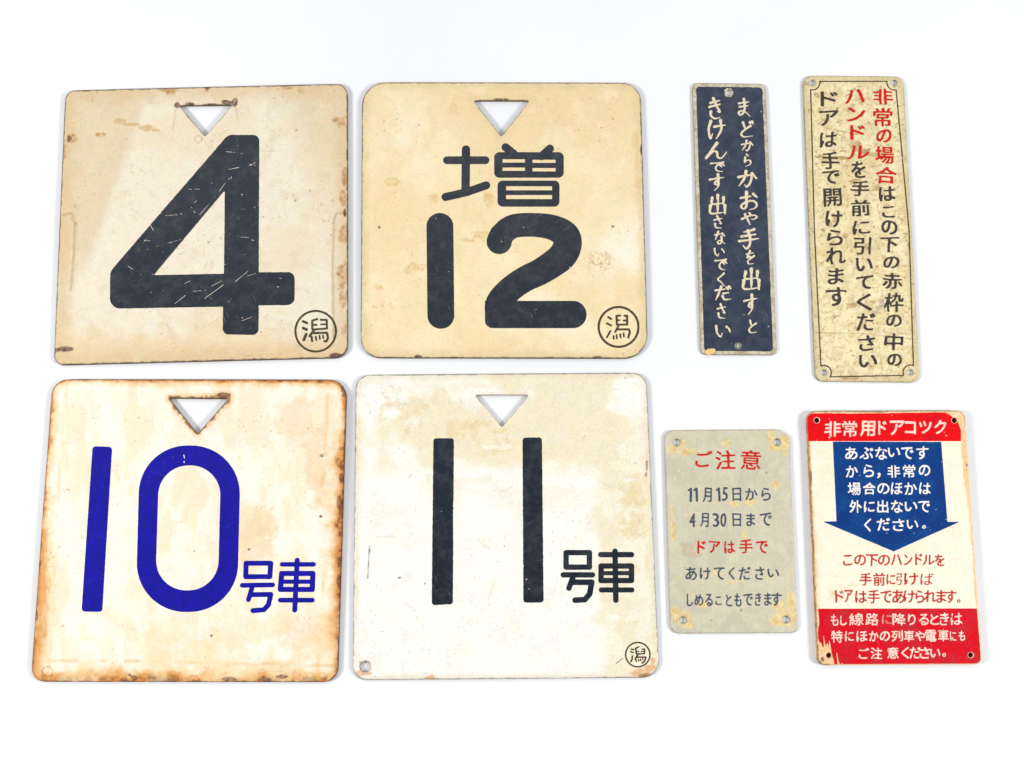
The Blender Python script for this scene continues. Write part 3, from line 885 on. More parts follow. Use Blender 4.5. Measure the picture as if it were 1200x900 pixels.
    ring = sstep(1.0, 0.3, np.abs(np.hypot(u - 56, v - 787) - 6) + 1.2 * (n3 - 0.5))
    col = lay(col, 0.6 * ring, A(160, 104, 60))
    col = lay(col, 0.6 * sstep(0.740, 0.800, fbm(u, v, 2.56, seed=39) - 0.16 * sstep(0.62, 0.42, fbm(u, v, 38, seed=339))), A(186, 130, 80))
    ru = deep
    return col, np.clip(0.24 + 0.1 * n2 + 0.45 * ru + 0.3 * dk, 0, 1)


root = thing("car_number_plate", "square white plate with ultramarine 10 and rust creeping in from all edges", "number plate", (222, 622), G)
s10 = Sign(root, 0.0019, 0.0006)
tri10 = fillet([(198.0, 466.6), (267.6, 467.4), (231.5, 508.6)], 1.2, 4)
s10.plate(fillet([(61.5, 444.5), (406.8, 445), (395.8, 799.5), (35.8, 799)], [20, 20, 18, 16]), [poly_hole(tri10)], paint10, M_enamel, M_edge_rust, rim=(A(88, 62, 50), 1.2, 2.6))
Z = (3.748, 80, 500)
one = fillet(zp([(108, 86), (194, 89), (150, 814), (59, 812)], *Z), 4.0)
s10.sheet("numeral", shape(lambda U, V: poly_sdf(U, V, one), (92, 518, 136, 722), 0.5, 0.15, 11, rand_scratches(31, (95, 525, 132, 718), 6, 2, 8), None, 0.05), M_blue)
zo = fillet(zp([(316, 83), (759, 83), (742, 814), (297, 814)], *Z), 57, 24)
zi = fillet(zp([(400, 171), (672, 171), (658, 719), (383, 719)], *Z), 35.5, 20)
s10.sheet("numeral", shape(lambda U, V: np.minimum(poly_sdf(U, V, zo), -poly_sdf(U, V, zi)), (156, 518, 286, 722), 0.5, 0.12, 12, [(215.6, 533.5, 216.4, 537), (203, 536, 203, 536), (216, 541, 216, 542)], None, 0.7), M_blue)
s10.sheet("kanji", shape(strokes([([(782, 600), (890, 600), (886, 659), (780, 659), (782, 600)], 11), ([(765, 697), (898, 695)], 10.5), ([(810, 700), (792, 760)], 10.5),
    ([(804, 738), (890, 737), (880, 782), (860, 804), (812, 808)], 11)], *Z), (278, 652, 324, 722), 0.35, 0.1, 13), M_blue)
s10.sheet("kanji", shape(strokes([([(940, 605), (1078, 605)], 10), ([(1006, 587), (995, 805)], 11), ([(938, 645), (1075, 645), (1072, 715), (932, 715), (938, 645)], 11.5),
    ([(935, 681), (1072, 681)], 9.5), ([(932, 762), (1072, 762)], 10.5)], *Z), (322, 652, 374, 722), 0.35, 0.1, 14), M_blue)

# ------------------------------------------------------------------ plate 11
def paint11(u, v, d, dh):
    n1 = fbm(u, v, 70, seed=51); n2 = fbm(u, v, 18, seed=52); n3 = fbm(u, v, 4.5, seed=53)
    n4 = fbm(u, v, 60, 14, seed=58)
    col = np.tile(A(248, 247, 238), (len(u), 1))
    # yellower over the top and along the right, whiter elsewhere
    top = sstep(558, 534, v + 26 * (n2 - 0.5)) * sstep(0.36, 0.52, n1 + 0.1 * (n4 - 0.5) + 0.12 * sstep(640, 720, u) * sstep(470, 500, v))
    right = sstep(688, 706, u + 22 * (n2 - 0.5) - 0.05 * (v - 620)) * sstep(470, 500, v) * (0.55 + 0.45 * sstep(0.4, 0.6, n2))
    mid = 0.45 * sstep(0.5, 0.66, n4) * sstep(620, 560, v)
    yel = np.clip(np.maximum(np.maximum(top, right), mid), 0, 1)
    col = lay(col, 0.8 * yel, A(241, 226, 188))
    col = lay(col, 0.7 * blobs(u, v, [(520, 505, 40, 18), (565, 500, 26, 10), (470, 480, 30, 12), (600, 525, 30, 9), (742, 610, 16, 60)], 54, 0.7) * sstep(0.4, 0.6, n2), A(232, 206, 152))
    wh = blobs(u, v, [(720, 724, 10, 3), (738, 562, 8, 2.5), (585, 524, 16, 3), (530, 540, 12, 2.5)], 55, 0.6)
    col = lay(col, 0.7 * wh, A(252, 248, 236))
    col = lay(col, 0.35 * sstep(0.55, 0.7, n2), A(238, 233, 214))
    col = lay(col, 0.5 * sstep(9, 1, d + 9 * (n2 - 0.5)), A(228, 214, 182))
    ru = blobs(u, v, [(752, 789, 12, 4.5), (762, 783, 6, 4), (503, 794.5, 6, 2.2), (506, 793, 3, 2), (424, 789, 7, 3), (430, 789, 5, 2), (765, 775, 2.5, 4)], 56, 0.5)
    col = lay(col, 0.75 * ru, A(216, 150, 78))
    col = lay(col, 0.8 * blobs(u, v, [(756, 791.5, 9, 2), (503, 796, 5, 1.4), (427, 776, 6, 1)], 57, 0.5), A(150, 92, 52))
    hx = sstep(2.6, 0.3, dh + 2 * (n3 - 0.5)) * sstep(700, 760, v)
    col = lay(col, 0.6 * hx, A(196, 152, 98))
    edge = sstep(1.2, 0.2, d + 2.6 * (n3 - 0.55))
    col = lay(col, 0.7 * edge, A(130, 118, 98))
    col = lay(col, 0.6 * sstep(0.730, 0.790, fbm(u, v, 2.40, seed=59) - 0.16 * sstep(0.62, 0.42, fbm(u, v, 38, seed=359))), A(186, 176, 150))
    col = lay(col, 0.75 * blobs(u, v, [(498, 684, 1.4, 1.2), (468, 677, 2.4, 1.4), (591, 640, 1, 1), (433, 645, 1, 2), (758, 545, 1.4, 6), (757, 556, 1.5, 3)], 60, 0.3), A(110, 100, 84))
    sc = scratches(u, v, rand_scratches(51, (425, 450, 760, 790), 60, 4, 30), 0.08)
    col = lay(col, 0.4 * sstep(0.8, 0.1, sc) * sstep(0.42, 0.6, n2), A(204, 192, 164))
    ds = np.minimum(seg_dist(u, v, 722.2, 777.4, 729.5, 771.5), seg_dist(u, v, 433, 640, 431, 678))
    col = lay(col, 0.8 * sstep(0.75, 0.35, ds), A(104, 92, 70))
    return col, 0.24 + 0.12 * n2 + 0.35 * np.maximum(ru, edge * 0.5)


root = thing("car_number_plate", "whitish square plate with thin black 11 and a round hole in its bottom left corner", "number plate", (593, 616), G)
s11 = Sign(root, 0.0016, 0.0005)
tri11 = fillet([(556.3, 462.8), (620.4, 462.8), (588.5, 500.4)], 1.2, 4)
s11.plate(fillet([(417, 439.5), (757.5, 437), (772.5, 794), (413.5, 797)], [17, 17, 20, 17]), [poly_hole(tri11), circle_hole(428.2, 781.2, 6.2)], paint11, M_enamel, M_edge, rim=(A(96, 90, 82), 0.6, 1.6))
Z = (3.0, 480, 500)
for q, (pts, bx) in enumerate([([(84, 41), (156, 41), (152, 624), (78, 628)], (504, 510, 536, 714)), ([(397, 39), (465, 38), (471, 618), (400, 619)], (610, 508, 642, 710))]):
    pl = fillet(zp(pts, *Z), 3.6)
    s11.sheet("numeral", shape(lambda U, V: poly_sdf(U, V, pl), bx, 0.5, 0.3, 15 + q, rand_scratches(61 + q, bx, 14, 3, 12) + [(pl[:, 0].max() - 1.3, bx[1] + 20, pl[:, 0].max() - 0.6, bx[3] - 20)], 0.84, 0.05), M_black)
s11.sheet("kanji", shape(strokes([([(550, 443), (632, 443), (632, 494), (550, 494), (550, 443)], 9.5), ([(540, 521), (643, 521)], 9.5), ([(576, 524), (560, 568)], 9.5),
    ([(570, 547), (640, 547), (633, 588), (616, 608), (582, 610)], 10)], *Z), (654, 638, 700, 712), 0.35, 0.12, 17), M_black)
s11.sheet("kanji", shape(strokes([([(672, 450), (780, 450)], 9.5), ([(722, 438), (725, 610)], 9.5), ([(673, 490), (780, 490), (780, 541), (673, 541), (673, 490)], 9.5),
    ([(672, 515), (780, 515)], 7.5), ([(674, 574), (781, 574)], 9)], *Z), (698, 638, 748, 712), 0.35, 0.12, 18), M_black)
station_mark(s11, (533, 418), 160, 10, [([(445, 345), (480, 350)], 9.5), ([(437, 378), (475, 390)], 9.5), ([(462, 435), (458, 480), (442, 510)], 10),
    ([(545, 315), (505, 335), (515, 405)], 10.5), ([(520, 378), (545, 375)], 8.5), ([(590, 345), (622, 345), (620, 400)], 9.5), ([(580, 378), (620, 375)], 8.5),
    ([(520, 410), (620, 405)], 9.5), ([(535, 415), (500, 475)], 11.5), ([(520, 450), (640, 452), (625, 500), (592, 530)], 10.5),
    ([(508, 480), (512, 510)], 8), ([(540, 480), (545, 505)], 8), ([(568, 475), (573, 500)], 8), ([(597, 470), (602, 490)], 7)], 11.25, 700, 730, M_mark)


def disc(sg, name, cx, cy, r, z, mat, dome=0.0, label=None):
    """small round plug or rivet head seated in a hole"""
    vs = []; fs = []
    K = 20; rings = [(1.0, 0.0), (0.8, 0.6), (0.45, 0.92)]
    for rr, hh in rings:
        for k in range(K):
            a = 2 * math.pi * k / K
            x, y = unproject(cx + r * rr * math.cos(a), cy - r * rr * math.sin(a), z)
            vs.append((float(x) - sg.org[0], float(y) - sg.org[1], z + dome * hh))
    x, y = unproject(cx, cy, z); vs.append((float(x) - sg.org[0], float(y) - sg.org[1], z + dome))
    for q in range(2):
        for k in range(K):
            fs.append((q * K + k, q * K + (k + 1) % K, (q + 1) * K + (k + 1) % K, (q + 1) * K + k))
    for k in range(K):
        fs.append((2 * K + k, 2 * K + (k + 1) % K, 3 * K))
    for k in range(K):
        x, y, _ = vs[k]; vs.append((x, y, 0.0))
    o = 3 * K + 1
    for k in range(K):
        fs.append((o + k, o + (k + 1) % K, (k + 1) % K, k))
    me = bpy.data.meshes.new(name); me.from_pydata(vs, [], fs); me.materials.append(mat)
    me.polygons.foreach_set("use_smooth", [True] * len(me.polygons))
    return link(name, me, sg.root, label)


# ------------------------------------------------------------------ navy window warning
def paint_navy(u, v, d, dh):
    n2 = fbm(u, v, 10, seed=72); n3 = fbm(u, v, 3.2, seed=73)
    col = np.tile(A(212, 202, 176), (len(u), 1))
    col = lay(col, 0.7 * sstep(0.45, 0.62, n2), A(176, 162, 134))
    col = lay(col, 0.6 * sstep(0.55, 0.7, n3), A(150, 136, 112))
    col = lay(col, 0.5 * sstep(0.58, 0.7, fbm(u, v, 5, seed=74)), A(222, 214, 194))
    col = lay(col, 0.7 * sstep(1.2, 0.2, d + 2 * (n3 - 0.5)), A(140, 128, 108))
    return col, 0.42 + 0.2 * n3


root = thing("warning_sign", "narrow navy sign with brushed cream Japanese lettering in two columns", "warning sign", (861, 257))
sn = Sign(root, 0.0012, 0.0003)
hn = [circle_hole(854, 108.6, 3.6), circle_hole(865, 405.6, 3.4)]
on = fillet([(811, 97), (897.2, 98.4), (910.6, 416), (821.2, 415.6)], 7)
sn.plate(on, hn, paint_navy, M_grey, M_edge_pale, 0.5)
pin = fillet([(815.8, 101.4), (893.2, 102.6), (906.0, 411.8), (825.2, 411.2)], 4)
navy_scr = [(862, 106, 875, 101.5), (885, 148, 894, 156), (853, 188, 862, 191), (862, 191, 866, 193), (892, 200, 895, 197), (820, 237, 829, 246), (827, 187, 823, 195), (823, 195, 825, 203), (850, 132, 852, 140), (830, 138, 838, 140), (882, 309, 886, 309), (835, 262, 838, 262), (857, 217, 860, 220)]
hol = lambda U, V: np.minimum(np.hypot(U - 854, V - 108.6) - 5.4 - 1.6 * (vn(U, V, 2.5, seed=75) - 0.5), np.hypot(U - 865, V - 405.6) - 4.0)
def navyf(U, V):
    F = np.minimum(poly_sdf(U, V, pin) + 0.9 * (fbm(U, V, 4, seed=76) - 0.5), hol(U, V))
    return np.minimum(F, np.hypot(U - 900.5, V - 382.6) - 0.9)
pn = shape(navyf, (812, 98, 910, 416), 0.4, 0.1, 70, navy_scr, 0.84, 0.12)
sn.sheet("navy_panel", pn, M_navy, 0.00005)
nr = zoomed([("ま", 358, 208, 88, 108), ("ど", 375, 335, 90, 98), ("か", 378, 430, 75, 66), ("ら", 380, 515, 60, 76), ("か", 378, 625, 120, 102), ("お", 388, 755, 110, 112)], 5, 800, 85) + \
     zoomed([("や", 390, 58, 97, 72), ("手", 388, 175, 126, 122), ("を", 395, 285, 62, 82), ("出", 402, 413, 112, 126), ("す", 398, 560, 86, 118), ("と", 410, 690, 58, 76)], 5, 800, 245)
nl = zoomed([("き", 190, 212, 92, 124), ("け", 197, 335, 108, 112), ("ん", 195, 460, 130, 98), ("で", 205, 553, 90, 66), ("す", 200, 645, 92, 98), ("出", 205, 775, 107, 116)], 5, 800, 85) + \
     zoomed([("さ", 208, 78, 66, 76), ("な", 217, 170, 68, 78), ("い", 215, 253, 68, 52), ("で", 225, 325, 78, 72), ("く", 225, 415, 60, 78), ("だ", 237, 495, 100, 86), ("さ", 228, 600, 66, 88), ("い", 237, 715, 97, 76)], 5, 800, 245)
for col_rows in (nr, nl):
    p = Piece()
    for ch, x, y, w_, h_ in col_rows:
        add_brush(p, ch, x, y, w_ * 1.04, h_ * 1.04)
    sn.sheet("text_line", p, M_cream_ink, 0.0001)
disc(sn, "rivet", 865, 405.6, 3.2, 0.0007, M_rivet, 0.0001)
sn.sheet("paint_chip", shape(lambda U, V: stroke(U, V, [(829, 413), (835, 411.5)], 3.2) + 3 * (fbm(U, V, 4, seed=78) - 0.5), (822, 404, 842, 416), 0.4, 0.4, 79), M_chip, 0.00022)

# ------------------------------------------------------------------ cream emergency handle sign
def paint_cream(u, v, d, dh):
    n1 = fbm(u, v, 40, seed=81); n2 = fbm(u, v, 12, seed=82); n3 = fbm(u, v, 3.2, seed=83)
    col = np.tile(A(243, 228, 184), (len(u), 1))
    col = lay(col, 0.6 * sstep(0.45, 0.65, n1), A(230, 210, 156))
    col = lay(col, 0.5 * sstep(0.5, 0.66, n2), A(236, 224, 182))
    col = lay(col, 0.45 * sstep(0.56, 0.7, n3), A(200, 178, 128))
    col = lay(col, 0.5 * sstep(0.66, 0.76, fbm(u, v, 5, seed=84)), A(176, 146, 96))
    col = lay(col, 0.6 * sstep(12, 1, d + 10 * (n2 - 0.5)), A(206, 188, 142))
    col = lay(col, 0.8 * sstep(1.0, 0.2, d + 2.4 * (n3 - 0.5)), A(148, 132, 102))
    st = blobs(u, v, [(1003, 172, 8, 7), (1014, 178, 9, 4), (1022, 181, 8, 2.2), (985, 185, 14, 2), (962, 184, 8, 1.6), (978, 258, 5, 5), (972, 262, 4, 4), (991, 277, 4, 3), (996, 443, 12, 2.5), (1028, 220, 4, 3), (1000, 358, 4, 3)], 85, 0.6)
    col = lay(col, 0.7 * st, A(168, 122, 70))
    col = lay(col, 0.75 * sstep(0.66, 0.74, fbm(u, v, 4.2, seed=189, n=5) + 0.08 * (n1 - 0.5)), A(168, 136, 88))
    col = lay(col, 0.4 * sstep(0.5, 0.6, fbm(u, v, 7, seed=190, n=5)), A(212, 190, 138))
    vi = blobs(u, v, [(1033, 356, 4, 7), (1030, 361, 5, 3), (1026, 366, 4, 2)], 86, 0.6)
    col = lay(col, 0.6 * vi, A(150, 132, 136))
    cr = np.minimum.reduce([seg_dist(u, v, 955, 183.5, 1000, 185), seg_dist(u, v, 955, 390, 1010, 391), seg_dist(u, v, 1010, 391, 1075, 398), seg_dist(u, v, 1020, 196, 1062, 186), seg_dist(u, v, 1030, 400, 1034, 440), seg_dist(u, v, 990, 356, 1010, 358), seg_dist(u, v, 955, 142, 990, 162), seg_dist(u, v, 968, 150, 1005, 158)])
    col = lay(col, 0.65 * sstep(0.8, 0.15, cr + 0.8 * (n2 - 0.4)), A(158, 126, 78))
    sc = scratches(u, v, rand_scratches(81, (948, 95, 1070, 440), 60, 3, 14), 0.05)
    col = lay(col, 0.45 * sstep(0.7, 0.1, sc) * sstep(0.42, 0.6, n2), A(176, 150, 104))
    col = lay(col, 0.5 * sstep(0.72, 0.78, fbm(u, v, 2.6, seed=87)), A(150, 118, 76))
    col = lay(col, 0.55 * sstep(3, 0.4, dh + 1.2 * (n3 - 0.5)), A(196, 186, 160))
    return col, 0.36 + 0.2 * n3


root = thing("instruction_sign", "tall cream sign with red and black columns of Japanese text inside a thin border", "instruction sign", (1009, 268))
sc_ = Sign(root, 0.0013, 0.0003)
hc = [(952.2, 96.9), (1047.9, 96.9), (965.6, 436.7), (1066.8, 436.3)]
oc = fillet([(940.6, 88.6), (1058.6, 89.6), (1064, 190), (1069, 282), (1078.2, 448), (955.4, 446.8), (948, 270)], [11, 11, 0, 0, 10, 10, 0])
sc_.plate(oc, [circle_hole(x, y, 3.5) for x, y in hc], paint_cream, M_brass, M_edge_pale, 0.5)
def arc(cx, cy, a0, a1, r=8.6):
    return [(cx + r * math.cos(math.radians(a0 + (a1 - a0) * k / 10)), cy + r * math.sin(math.radians(a0 + (a1 - a0) * k / 10))) for k in range(11)]
bl = [(arc(*hc[0], -12, 102) + [(955, 270), (961.2, 429)] + arc(*hc[2], 238, 392)[0:0], 0.7)]
loop = arc(*hc[0], 105, -10) + arc(*hc[1], 190, 75) + [(1065.2, 270)] + arc(*hc[3], -65, -205)[0:11] + arc(*hc[2], 35, -115)[0:11] + [(954.3, 270)]
loop.append(loop[0])
sc_.sheet("border_line", shape(lambda U, V: stroke(U, V, loop, 0.68), (944, 90, 1078, 446), 0.35, 0.12, 88, None, 0.82), M_mark, 0.00008)
Z1 = (4.5, 930, 80); Z2 = (4.5, 930, 260)
kw = dict(dil=0.36, soft=0.4, rough=0.14, shear=0.0, slope=-0.02, wear=0.16, nib=(0.22, 0.2), warp=0.6)
text(sc_, zoomed([("非", 470, 150, 104, 88), ("常", 470, 260, 97, 102), ("の", 475, 358, 80, 72), ("場", 480, 458, 97, 92), ("合", 488, 565, 112, 90)], *Z1), M_red_ink, label="red lettering at the head of the right column", **kw)
text(sc_, zoomed([("は", 493, 662, 88, 78), ("こ", 500, 758, 70, 62), ("の", 505, 840, 86, 76)], *Z1) + zoomed([("下", 505, 122, 100, 82), ("の", 515, 215, 86, 66), ("赤", 520, 312, 107, 88), ("枠", 527, 425, 102, 102), ("の", 530, 522, 82, 67), ("中", 528, 632, 100, 94), ("の", 532, 728, 78, 66)], *Z2), M_dark_ink, **kw)
text(sc_, zoomed([("ハ", 323, 148, 106, 76), ("ン", 330, 243, 96, 78), ("ド", 338, 338, 82, 82), ("ル", 342, 443, 116, 76)], *Z1), M_red_ink, label="red lettering at the head of the middle column", **dict(kw, dil=0.4))
text(sc_, zoomed([("を", 343, 535, 78, 92), ("手", 350, 634, 102, 84), ("前", 353, 737, 102, 88), ("に", 358, 840, 92, 76)], *Z1) + zoomed([("引", 362, 127, 92, 92), ("い", 372, 227, 92, 76), ("て", 373, 320, 92, 78), ("く", 372, 425, 80, 92), ("だ", 380, 528, 97, 97), ("さ", 385, 640, 92, 84), ("い", 392, 733, 97, 72)], *Z2), M_dark_ink, **kw)
text(sc_, zoomed([("ド", 187, 162, 90, 78), ("ア", 185, 263, 100, 82), ("は", 183, 378, 90, 82), ("手", 193, 487, 97, 94), ("で", 195, 574, 92, 72), ("開", 205, 682, 95, 97), ("け", 212, 795, 90, 92)], *Z1) + zoomed([("ら", 217, 83, 85, 85), ("れ", 223, 180, 105, 92), ("ま", 223, 286, 87, 88), ("す", 228, 395, 110, 107)], *Z2), M_dark_ink, **kw)

# ------------------------------------------------------------------ grey-green door notice
def paint_grey(u, v, d, dh):
    n1 = fbm(u, v, 45, seed=91); n2 = fbm(u, v, 12, seed=92); n3 = fbm(u, v, 3.2, seed=93)
    br = fbm(u, v, 1.6, 60, seed=94)
    col = np.tile(A(209, 203, 178), (len(u), 1))
    col = lay(col, 0.6 * sstep(0.45, 0.62, n1), A(198, 193, 172))
    col = lay(col, 0.5 * sstep(0.5, 0.66, n2), A(219, 212, 186))
    col = lay(col, 0.14 * sstep(0.5, 0.65, br), A(186, 180, 154))
    gl = [(804, 529, 11, 5), (790, 526, 7, 6), (797, 520, 9, 6), (915, 524, 12, 9), (920, 515, 8, 8), (903, 510, 5, 8), (922, 532, 6, 3), (798, 722, 12, 9), (806, 733, 7, 4), (921, 723, 16, 11), (912, 712, 8, 7), (928, 702, 8, 10), (862, 591, 7, 4), (878, 588, 7, 5), (789, 620, 3, 12), (787, 600, 2, 8), (872, 627, 3, 5), (856, 682, 4, 3), (840, 672, 4, 3), (868, 680, 3, 2), (908, 568, 4, 5), (850, 519, 5, 5), (931, 610, 2, 8), (823, 708, 6, 4), (902, 676, 4, 3)]
    q = blobs(u, v, gl, 95, 0.55)
    col = lay(col, 0.85 * q, A(232, 204, 138))
    fl = q * sstep(0.52, 0.6, n3)
    col = lay(col, 0.6 * fl, A(238, 222, 178))
    col = lay(col, 0.5 * q * sstep(0.56, 0.62, fbm(u, v, 6, seed=96)), A(206, 168, 96))
    col = lay(col, 0.45 * blobs(u, v, [(805, 642, 10, 7), (812, 650, 6, 4)], 97, 0.6), A(188, 160, 124))
    col = lay(col, 0.7 * sstep(0.75, 0.79, fbm(u, v, 2.8, seed=98)), A(236, 220, 170))
    col = lay(col, 0.7 * blobs(u, v, [(868.5, 715, 1.2, 2), (834, 727, 1, 1), (802.5, 665.5, 1, .7), (898, 554, 1, 1.4)], 99, 0.3), A(110, 96, 72))
    col = lay(col, 0.7 * sstep(1.2, 0.2, d + 2.2 * (n3 - 0.5)), A(164, 154, 128))
    col = lay(col, 0.5 * sstep(1.6, 0.3, dh + 1.0 * (n3 - 0.5)), A(132, 118, 92))
    return col, 0.4 + 0.2 * n3


root = thing("door_notice", "small dull grey metal notice with six lines of red and slate Japanese text", "notice", (857, 623))
sg = Sign(root, 0.0014, 0.0003)
hg = [(793, 518.6), (910.5, 518.2), (800.4, 726.8), (921.3, 726.0)]
og = fillet([(778.3, 504.2), (913, 503.4), (925.2, 512), (926, 545), (935.4, 741.8), (785.6, 742.6)], [10, 5, 7, 0, 9, 12])
sg.plate(og, [circle_hole(x, y, 4.1) for x, y in hg], paint_grey, M_grey, M_edge_pale, 0.5)
Z1 = (6.428, 770, 495); Z2 = (6.428, 770, 615)
kw = dict(dil=0.3, soft=0.36, rough=0.12, shear=-0.0, wear=0.12)
text(sg, zoomed([("ご", 352, 275, 128, 124), ("注", 515, 283, 152, 144), ("意", 705, 283, 152, 148)], *Z1), M_red_ink, label="red heading line", **dict(kw, dil=0.42))
kb = dict(kw, dil=0.27)
text(sg, zoomed([("1", 245, 545, 34, 108), ("1", 290, 545, 34, 108), ("月", 378, 545, 70, 110), ("1", 458, 542, 34, 108), ("5", 510, 540, 42, 106), ("日", 600, 542, 65, 102), ("か", 710, 540, 92, 92), ("ら", 820, 540, 72, 97)], *Z1), M_slate_ink, **kb)
text(sg, zoomed([("4", 265, 737, 48, 107), ("月", 357, 736, 66, 108), ("3", 443, 735, 46, 106), ("0", 500, 735, 44, 104), ("日", 600, 735, 66, 98), ("ま", 705, 733, 66, 98), ("で", 818, 730, 96, 98)], *Z1), M_slate_ink, **kb)
text(sg, zoomed([("ド", 335, 168, 62, 97), ("ア", 432, 168, 86, 92), ("は", 545, 168, 82, 94), ("手", 668, 162, 102, 107), ("で", 790, 167, 92, 96)], *Z2), M_red_ink, label="red line in the middle", **dict(kw, dil=0.34))
text(sg, zoomed([("あ", 258, 368, 87, 100), ("け", 362, 368, 82, 94), ("て", 470, 366, 82, 97), ("く", 560, 366, 46, 98), ("だ", 660, 366, 92, 98), ("さ", 772, 366, 68, 98), ("い", 876, 365, 86, 66)], *Z2), M_slate_ink, **kb)
text(sg, zoomed([("し", 247, 567, 47, 98), ("め", 315, 567, 66, 88), ("る", 390, 567, 56, 97), ("こ", 462, 570, 50, 66), ("と", 540, 568, 47, 92), ("も", 608, 565, 56, 102), ("で", 685, 564, 72, 92), ("き", 760, 561, 47, 98), ("ま", 835, 561, 56, 98), ("す", 900, 560, 76, 103)], *Z2), M_slate_ink, **kb)

# ------------------------------------------------------------------ red, white and blue door cock sign
def paint_red(u, v, d, dh):
    n1 = fbm(u, v, 45, seed=101); n2 = fbm(u, v, 12, seed=102); n3 = fbm(u, v, 3.2, seed=103)
    col = np.tile(A(251, 240, 218), (len(u), 1))
    col = lay(col, 0.5 * sstep(0.5, 0.66, n1), A(249, 233, 202))
    rx = 1130.5 + (v - 481) * 0.0689                                   # right and left edge lines
    lx = 945 + (v - 481) * 0.0454
    bare = sstep(7.5, 5.0, rx - u + 5 * (n2 - 0.5) + 3.2 * sstep(560, 620, v)) * sstep(740, 560, v)
    bare = np.maximum(bare, blobs(u, v, [(1126, 500, 8, 18), (1131, 530, 5, 16), (1114, 484, 12, 3)], 104, 0.35))
    bare = np.maximum(bare, sstep(3.4, 2.0, d + 3 * (n2 - 0.5)))
    low = sstep(-6, 3, (v - 735) - (u - lx) * 1.5 + 6 * (fbm(u, v, 2.0, 30, seed=105) - 0.5)) * sstep(725, 745, v)
    bare = np.maximum(bare, low)
    bare = np.maximum(bare, 0.6 * sstep(7, 1, (u - lx) + 7 * (n2 - 0.5)) * sstep(560, 640, v))
    col = lay(col, 0.9 * bare, A(238, 196, 142))
    col = lay(col, 0.5 * bare * sstep(0.5, 0.62, n3), A(226, 178, 118))
    st = blobs(u, v, [(985, 694, 9, 6), (992, 690, 8, 3), (978, 700, 5, 3), (1000, 686, 5, 2)], 106, 0.6) * sstep(0.42, 0.55, n3)
    col = lay(col, 0.6 * st, A(236, 190, 118))
    dk = sstep(1.5, 0.2, d + 3.4 * (n3 - 0.55)) * sstep(30, 5, np.minimum(u - lx, v - 480))
    dk = np.maximum(dk, blobs(u, v, [(1013, 482, 10, 1.0), (1030, 482.6, 8, 1), (964, 772, 2.5, 3), (957, 760, 2, 6), (1133, 545, 1.4, 2), (950, 560, 1.6, 10), (949, 585, 1.6, 6), (953, 640, 1.4, 6)], 107, 0.4))
    col = lay(col, 0.85 * dk, A(112, 82, 62))
    col = lay(col, 0.6 * sstep(0.75, 0.79, fbm(u, v, 2.8, seed=108)), A(234, 200, 150))
    return col, 0.26 + 0.12 * n2 + 0.3 * bare


root = thing("emergency_sign", "red, cream and blue sign with a broad downward arrow and white lettering", "emergency sign", (1047, 630))
sr = Sign(root, 0.0029, 0.0002)
hr = [(957.3, 492.5), (1118.5, 492.5), (971.3, 768.0), (1137.7, 767.6)]
orr = fillet([(945, 481.8), (1130.5, 481), (1140.5, 628), (1151.2, 778.6), (958.4, 779.6), (952.3, 640)], [9, 10, 0, 8, 10, 0])
sr.plate(orr, [circle_hole(x, y, 3.1) for x, y in hr], paint_red, M_board, M_edge_board, 0.55)
for x, y in hr:
    disc(sr, "screw_hole_lining", x, y, 3.0, 0.0012, M_holerust, -0.0006)
Z1 = (5.217, 930, 470); Z2 = (5.217, 930, 620)
holes_r = lambda U, V: np.minimum.reduce([np.hypot(U - x, V - y) - 3.7 for x, y in hr])
hb = fillet([(945.8, 484.2), (1006, 484.6), (1108, 483.2), (1121, 491), (1126.2, 504), (1126, 517), (947.2, 517)], [7, 0, 3, 6, 4, 0, 0], 5)
sr.sheet("header_band", shape(lambda U, V: np.minimum(poly_sdf(U, V, hb) + 0.7 * (fbm(U, V, 5, seed=111) - 0.5) * (V < 514), holes_r(U, V)), (942, 480, 1130, 519), 0.45, 0.12, 110, [(1092, 483, 1097, 490), (1106, 499, 1126, 504), (1105, 490, 1125, 486), (1040, 512, 1036, 517)], 0.82, 0.1), M_redfield, 0.00006)
ar = zp([(240, 247), (902, 249), (940, 738), (1016, 738)], *Z1) + zp([(611, 137)], *Z2) + zp([(178, 737), (262, 735)], *Z1)
ar = fillet([(a, b_ + (0.2 if k < 2 else 0)) for k, (a, b_) in enumerate(ar)], 0.4, 3)
sr.sheet("arrow", shape(lambda U, V: poly_sdf(U, V, ar), (960, 514, 1128, 650), 0.45, 0.12, 112, [(1076, 517, 1079, 521), (1098, 600, 1103, 602), (1004, 536, 1010, 538)], 0.83, 0.1), M_bluefield, 0.00006)
fb = fillet(zp([(150, 487), (1120, 485), (1142, 760), (1144, 812), (1130, 826), (262, 827), (240, 760), (205, 690), (160, 600)], *Z2), [0, 0, 0, 3, 3, 0, 0, 0, 0], 4)
def footer(U, V):
    F = poly_sdf(U, V, fb)
    streak = 26 * (fbm(U - 0.12 * (V - 750), V, 2.6, 46, seed=113, n=2) - 0.46) * sstep(728, 752, V) * sstep(1012, 972, U)
    F = F + np.where(U < 1010, streak, 0) + 0.8 * (fbm(U, V, 4, seed=114) - 0.5) * sstep(716, 719, V)
    return np.minimum.reduce([F, holes_r(U, V), poly_sdf(U, V, orr) - 1.1])
sr.sheet("footer_band", shape(footer, (956, 710, 1152, 781), 0.45, 0.1, 115, rand_scratches(115, (985, 765, 1140, 780), 12, 2, 8), 0.84, 0.1), M_redworn, 0.00006)
kw = dict(dil=0.42, soft=0.36, rough=0.1, shear=-0.0, lift=0.00012, wear=0.1)
